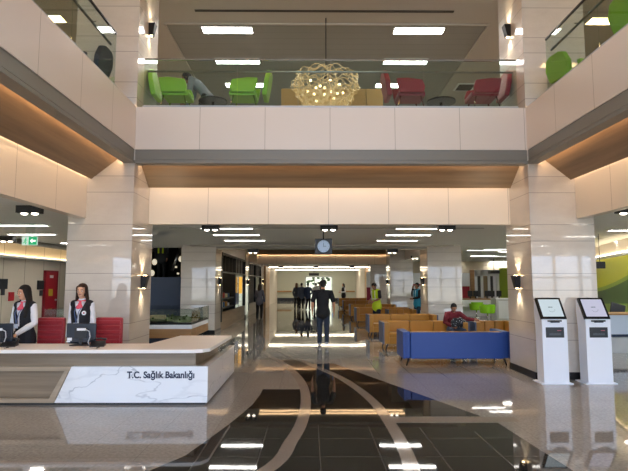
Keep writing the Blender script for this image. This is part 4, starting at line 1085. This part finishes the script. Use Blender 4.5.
    for c in 'LR':
        A = j['a'+c]; mb = MB()
        mb.loft([(A+V((0, .045, -.035))*s, .04*s, .045*s), (A+V((0, -.05, -.045))*s, .045*s, .04*s), (A+V((0, -.17, -.068))*s, .045*s, .026*s)], side=(1, 0, 0))
        o = mb.build('shoe', M('shoe'+shoes, shoes, .4), e, smooth=True)
    # ---- face
    if vox < .011:
        for a in (-1, 1):
            mb = MB(); mb.sph((a*.031, -.082, .0), .0135, .012, .009, 10); mb.sph((a*.031, -.093, .0), .006, .004, .006, 8, mi=1); mb.xf(RH)
            mb.build('eye', [M('eye_white', '#d8d4cf', .3), M('eye_dark', '#1d120d', .2)], e)
        mb = MB()
        for a in (-1, 1): mb.loft([((a*.014, -.094, .021), .0035, .004), ((a*.034, -.09, .026), .0035, .005), ((a*.05, -.078, .02), .0025, .003)], seg=6, side=(0, 0, 1))
        mb.xf(RH); mb.build('eyebrows', M('hair'+haircol, haircol, .7), e)
        mb = MB(); mb.loft([((-.024, -.083, -.052), .004, .005), ((0, -.093, -.050), .0075, .007), ((.024, -.083, -.052), .004, .005)], seg=8, side=(0, 0, 1)); mb.xf(RH)
        mb.build('lips', M('lips', '#a3505a' if fem else '#8d5a50', .4), e)
    hm = M('hair'+haircol, haircol, .5, noise=.2, nscale=30)
    mb = MB(); bmq = mb
    mb.sph((0, .016, .042), .083, .10, .093, 20)
    if hair == 'short':
        mb.sph((0, .03, .0), .081, .088, .075, 16)
    if hair in ('long', 'tied'):
        mb.sph((0, .03, -.0), .086, .09, .10, 16)
        for a in (-1, 1): mb.loft([((a*.06, -.015, .06), .03, .05), ((a*.078, .01, -.05), .018, .05), ((a*.085, .02, -.13), .022, .05)]+([((a*.11, -.03, -.26), .035, .045), ((a*.11, -.07, -.38), .028, .03)] if hair == 'long' else [((a*.06, .05, -.20), .02, .03)]), side=(1, 0, 0))
        mb.loft([((0, .06, .0), .08, .05), ((0, .075, -.14), .085, .04), ((0, .10, -.32 if hair == 'long' else -.26), .09 if hair == 'long' else .04, .03)], side=(1, 0, 0))
    if hair == 'hood': mb.sph((0, .02, .02), .09, .11, .11, 16)
    mb.xf(RH); RI = RH.inverted()
    def cutf(c):
        q = RI @ c
        if q.z < -.14: return False
        lim = .052 if hair != 'short' else .05
        return q.y < -.035 and q.z < lim+.01 and abs(q.x) < (.066 if hair != 'long' else .060)
    solid(mb, 'hair' if hair != 'hood' else 'cap', hm, e, .008 if vox < .011 else .012, 2, cut=cutf)
    if beard:
        mb = MB(); mb.sph((0, -.036, -.055), .053, .052, .045, 14); mb.xf(RH)
        solid(mb, 'beard', hm, e, .006, 1, cut=lambda c: (RI @ c).z > -.028 or ((RI @ c).z > -.06 and abs((RI @ c).x) < .02 and (RI @ c).y < -.06 and (RI @ c).z < -.045))
    if glasses:
        mb = MB()
        for a in (-1, 1): mb.tube([(a*.033+.022*math.cos(t), -.099, .0+.016*math.sin(t)) for t in [2*PI*i/14 for i in range(14)]], .002, 5, True); mb.tube([(a*.054, -.097, .004), (a*.078, .0, .004)], .002, 5)
        mb.xf(RH); mb.build('glasses', m_black, e)
    return e, j, s, RH

# two clerks behind the desk
def uniform_extras(e, j, s, fr=-1, badge=True):
    N, Ch = j['neck'], j['chest']
    mb = MB(); mb.loft([(N+V((-.05, -.02, -.0)), .03, .028), (N+V((0, -.075, -.02)), .035, .025), (N+V((.05, -.02, 0)), .03, .028)], side=(0, 0, 1))
    mb.sph(N+V((0, -.095, -.045)), .032, .022, .03, 10); mb.loft([(N+V((.0, -.10, -.05)), .03, .014), (N+V((-.02, -.125, -.11)), .038, .012)], side=(1, 0, 0)); mb.loft([(N+V((.01, -.10, -.05)), .025, .014), (N+V((.035, -.12, -.10)), .03, .012)], side=(1, 0, 0))
    solid(mb, 'scarf', M('scarf_pink', '#e0566b', .6, noise=.25, nscale=60), e, .008, 2)
    mb = MB()
    for a in (-1, 1):
        mb.bm.faces.new([mb.bm.verts.new(N+V(q)) for q in ((a*.02, -.085, .005), (a*.075, -.06, .0), (a*.10, -.09, -.055), (a*.045, -.115, -.05))])
    bmesh.ops.solidify(mb.bm, geom=mb.bm.faces[:], thickness=.006); mb.build('collar', M('cloth#e9ecf2', '#e9ecf2', .7), e)
    W_ = j['waist']; bx = -.02
    mb = MB(); top = N+V((-.05, -.09, -.06)); top2 = N+V((.05, -.09, -.06)); bt = V((bx, -.158*s, 1.10*s))
    mb.tube([top, V((-.05, -.155, 1.28*s)), bt], .006, 6); mb.tube([top2, V((.02, -.155, 1.28*s)), bt], .006, 6)
    mb.build('lanyard', M('lanyard_blue', '#5a6f9c', .6), e)
    MB().box(bx-.04, bx+.04, -.168*s, -.160*s, 1.03*s, 1.10*s, bev=.003).build('id_card', M('card_white', '#c9d9ee', .4), e)
    if badge: MB().cyl((.095, -.135*s, 1.255*s), (.095, -.15*s, 1.255*s), .034, seg=20).build('round_badge', M('badge_white', '#f2f2f4', .4), e); MB().cyl((.095, -.149*s, 1.255*s), (.095, -.153*s, 1.255*s), .014, seg=12).build('badge_mark', M('mark_red', '#b04556', .5), e)
WH = '#e9ecf2'; NV = '#14161f'
p = atY(82.5, 290, 8.35)
e, j, s, _R = person('standing clerk with brown hair, white sleeves, black vest, pink scarf and round white badge', (p.x, 8.35, 0), .03, 1.69, fem=True, hair='tied', haircol='#2e1c12', skin='#d9ab8f',
    J=dict(eL=(.175, .03, 1.12), eR=(-.175, .03, 1.12), wL=(.19, -.04, .88), wR=(-.19, -.04, .88)), top=WH, vest=NV, vneck=True, legs='#15161c', skirt=True, vox=.0085)
uniform_extras(e, j, s)
p = atY(25, 290, 8.3)
e, j, s, _R = person('standing clerk with long dark wavy hair, black vest and folded hands, looking aside', (p.x+.02, 8.28, 0), -.12, 1.67, fem=True, hair='long', haircol='#120c0a', skin='#d3a286', look=(-.4, .1),
    J=dict(eL=(.205, -.02, 1.11), eR=(-.175, -.02, 1.10), wL=(.06, -.24, .95), wR=(-.04, -.24, .955), head=(0, -.03, 1.6)), top=WH, vest=NV, vneck=True, legs='#15161c', skirt=True, vox=.0085, palm=(0, .3, -1))
uniform_extras(e, j, s, badge=False)

# man walking away
p = atZ(323, 346, 0)
e, j, s, _R = person('man in black t-shirt and dark jeans walking away down the aisle, seen from behind', (p.x, 14.05, 0), PI, 1.79, vox=.010,
    J=dict(sL=(.205, .01, 1.40), sR=(-.205, .01, 1.40), eL=(.275, .04, 1.14), eR=(-.28, .03, 1.14), wL=(.28, -.04, .90), wR=(-.29, -.05, .90), kL=(.09, -.03, .5), aL=(.09, -.04, .09), kR=(-.095, .01, .5), aR=(-.09, .14, .13)),
    top='#0d0e11', sleeve=.5, legs='#2a3342', shoes='#b9bcc2', skin='#b98668')
mb = MB(); w = j['wL']; mb.box(w.x-.045, w.x-.03, w.y-.05, w.y+.02, w.z-.16, w.z-.04, bev=.003); e2 = mb.build('mobile_phone', M('phone_blue', '#8fb4d8', .2)); 
e2.location = (p.x, 14.05, 0); e2.rotation_euler = (0, 0, PI); tag(e2, 'pale blue mobile phone held by the walking man', 'phone')
# phone sits in his right hand (image right)
wr = j['wR']; e2.data.transform(Matrix.Translation((wr.x-w.x+.075, wr.y-w.y, 0)))

# seated man in red
p = atY(453, 312, 13.72)
sx = p.x
e, j, s, _R = person('seated man in dark red sweater with beard, holding a patterned bag on his lap', (sx, 13.72, 0), 0, 1.66, vox=.0095, look=(.12, .42), beard=True, glasses=True, skin='#b07f63',
    J=dict(pelvis=(0, .02, .50), waist=(0, .0, .62), chest=(0, -.01, .82), neck=(0, -.03, .98), head=(.0, -.09, 1.09), sL=(.18, -.02, .93), eL=(.33, -.12, .80), wL=(.50, -.22, .78),
           sR=(-.18, -.02, .93), eR=(-.26, -.10, .70), wR=(-.12, -.30, .62), hL=(.10, -.03, .50), kL=(.16, -.46, .50), aL=(.15, -.44, .10), hR=(-.10, -.03, .50), kR=(-.16, -.46, .50), aR=(-.15, -.44, .10)),
    top='#6e1722', legs='#39465c', shoes='#17171a')
mb = MB(); mb.box(-.18, .18, -.07, .07, -.12, .07, bev=.05); mb.box(-.13, .13, -.06, .06, .0, .12, bev=.04)
bag = solid(mb, 'patterned_bag', M('bag_black', '#16171b', .6), None, .012, 4)
m, nt, b = newmat('bag_pattern'); g = NG(nt); pp, x = g.pos(); vo = g.n('ShaderNodeTexVoronoi'); vo.inputs['Scale'].default_value = 26; g.l(pp, vo.inputs['Vector'])
g.l(g.mix(g.math('GREATER_THAN', vo.outputs['Distance'], .27), hexc('#d5d9dd'), hexc('#15161a')), b.inputs['Base Color']); bag.data.materials[0] = m
bag.location = (sx+.03, 13.39, .69); tag(bag, 'black bag with white check pattern on the seated man\'s lap', 'bag')

# yellow vest man
p = atY(378, 290, 19.3)
person('man in neon yellow vest and black t-shirt looking down among the sofas', (p.x-.05, 19.3, 0), -.95, 1.74, vox=.0105, look=(0, .55), skin='#a87a60',
    J=dict(chest=(0, -.03, 1.27), neck=(0, -.06, 1.43), head=(0, -.13, 1.58), sL=(.17, -.03, 1.39), sR=(-.17, -.03, 1.39), eL=(.22, -.05, 1.13), wL=(.12, -.28, 1.03), eR=(-.22, -.05, 1.13), wR=(-.10, -.30, 1.0)),
    top='#15151c', sleeve=.5, vest='#c6e02a', stripes='#dfe3d2', legs='#1e2436')
# blue vest person
p = atY(416, 290, 21.8)
person('person in black top and teal blue vest holding a phone to the ear', (p.x+.05, 21.8, 0), -1.2, 1.72, vox=.0105, look=(0, .1), skin='#a87a60', haircol='#100d0c',
    J=dict(eR=(-.22, -.12, 1.18), wR=(-.13, -.13, 1.48), eL=(.2, -.05, 1.12), wL=(.12, -.27, 1.08)), top='#14161a', vest='#2a93b4', stripes='#cfe6ea', legs='#1c3b4c')
# far woman
p = atY(347, 290, 34)
person('far woman with dark hair, white sleeves and black vest by the far wall', (p.x, 37.5, 0), -1.1, 1.70, vox=.014, fem=True, hair='tied', haircol='#120d0b', J=dict(wL=(.1, -.28, 1.08), wR=(-.1, -.28, 1.08)), top=WH, vest=NV, legs='#15161c')
# grey shirt person by the shops
p = atZ(259.5, 320, 0)
person('person in grey shirt and black trousers standing by the shops, back turned', (p.x, 24.1, 0), 2.9, 1.68, vox=.011, fem=True, hair='tied', haircol='#110e0d', J=dict(eL=(.23, -.03, 1.12), wL=(.18, -.2, 1.0)), top='#565a68', legs='#0c0d11')
# group far down the aisle
for px, yy, lab, tp, lg, hr, hc, rz, jj in (
    (301.5, 33.5, 'grey-shirted person walking away far down the aisle, front of the pair', '#737c8c', '#14161c', 'short', '#1a1512', PI, dict(kR=(-.09, -.12, .52), aR=(-.09, .05, .12))),
    (296.5, 35.0, 'person with light brown hair half hidden left of the grey-shirted walker', '#6a6f7a', '#16181e', 'tied', '#7a573b', PI-.2, {}),
    (308, 33.3, 'person in blue jacket walking with a bent elbow far down the aisle', '#56637e', '#15171d', 'short', '#15110f', PI-.3, dict(eR=(-.3, .05, 1.15), wR=(-.16, -.05, .98), kL=(.1, -.14, .52), aL=(.1, .08, .13))),
    (316, 35.5, 'person in white mostly hidden left of the walking man in black', '#d9dadc', '#22242c', 'short', '#15110f', PI, {}),
    (319.5, 40.0, 'dark-haired person farthest away just behind the walking man\'s head', '#3a3d46', '#1a1c22', 'short', '#15110f', PI, {})):
    p = atY(px, 300, yy); person(lab, (p.x, yy, 0), rz, 1.73 if yy < 39 else 1.8, vox=.016, hair=hr, haircol=hc, J=jj, top=tp, legs=lg, fem=hr == 'tied')
# shop seller
person('shop seller in dark clothes behind the shelves of the nearer shop', (-3.95, 24.2, 0), 1.3, 1.70, vox=.014, top='#1f2430', legs='#17181c')
# worker above the boarding
person('worker in dark clothes with neon straps standing on the scaffold behind the navy boarding', (atY(161.5, 260, 20).x, 20.0, 1.82), 0, 1.72, vox=.014, top='#2a2c30', vest='#2f3236', legs='#15171b', stripes='#c4e02a')
# bending person upstairs
p = atY(193, 100, 10.8)
person('person upstairs in grey hoodie and dark cap bending forward behind the glass railing', (p.x+.12, 11.1, ZF), -PI/2, 1.74, vox=.0105, look=(0, .6), hair='hood', haircol='#181a22', skin='#8a6450',
    J=dict(pelvis=(0, .12, .92), waist=(0, .05, 1.04), chest=(0, -.10, 1.18), neck=(0, -.23, 1.28), head=(0, -.34, 1.35), sL=(.18, -.19, 1.26), sR=(-.18, -.19, 1.26), eL=(.2, -.22, .99), eR=(-.2, -.22, .99), wL=(.12, -.36, .80), wR=(-.12, -.36, .80), hL=(.09, .12, .9), hR=(-.09, .12, .9)),
    top='#7d8791', legs='#1b1c22')

# ------------------------------------------------------------------ daylight and exposure
w = bpy.data.worlds.new('sky'); scene.world = w; w.use_nodes = True; nt = w.node_tree; g = NG(nt)
bg = nt.nodes['Background']; tc = g.n('ShaderNodeTexCoord'); sx_ = g.n('ShaderNodeSeparateXYZ'); g.l(tc.outputs['Generated'], sx_.inputs[0])
rp = g.n('ShaderNodeMapRange'); rp.inputs[1].default_value = -.02; rp.inputs[2].default_value = .05; g.l(sx_.outputs[2], rp.inputs[0])
g.l(g.mix(rp.outputs[0], hexc('#b9b9b4'), hexc('#c4d8f5')), bg.inputs[0]); bg.inputs[1].default_value = 10.0
for z0, z1 in ((.3, 3.1), (4.9, 7.6)):
    ld = bpy.data.lights.new('facade_daylight', 'AREA'); ld.shape = 'RECTANGLE'; ld.size = WR-WL; ld.size_y = z1-z0; ld.cycles.is_portal = True
    o = bpy.data.objects.new('facade_daylight', ld); C.objects.link(o); o.location = ((WL+WR)/2, YB-.2, (z0+z1)/2); o.rotation_euler = (PI/2, 0, 0); o.rotation_euler = (-PI/2, 0, PI)
scene.view_settings.view_transform = 'Standard'; scene.view_settings.look = 'None'; scene.view_settings.exposure = 0; scene.view_settings.gamma = 1; scene.view_settings.use_curve_mapping = False
cy = scene.cycles; cy.use_denoising = True; cy.max_bounces = 8; cy.diffuse_bounces = 4; cy.glossy_bounces = 4; cy.transparent_max_bounces = 16; cy.sample_clamp_indirect = 6; cy.caustics_reflective = False; cy.caustics_refractive = False
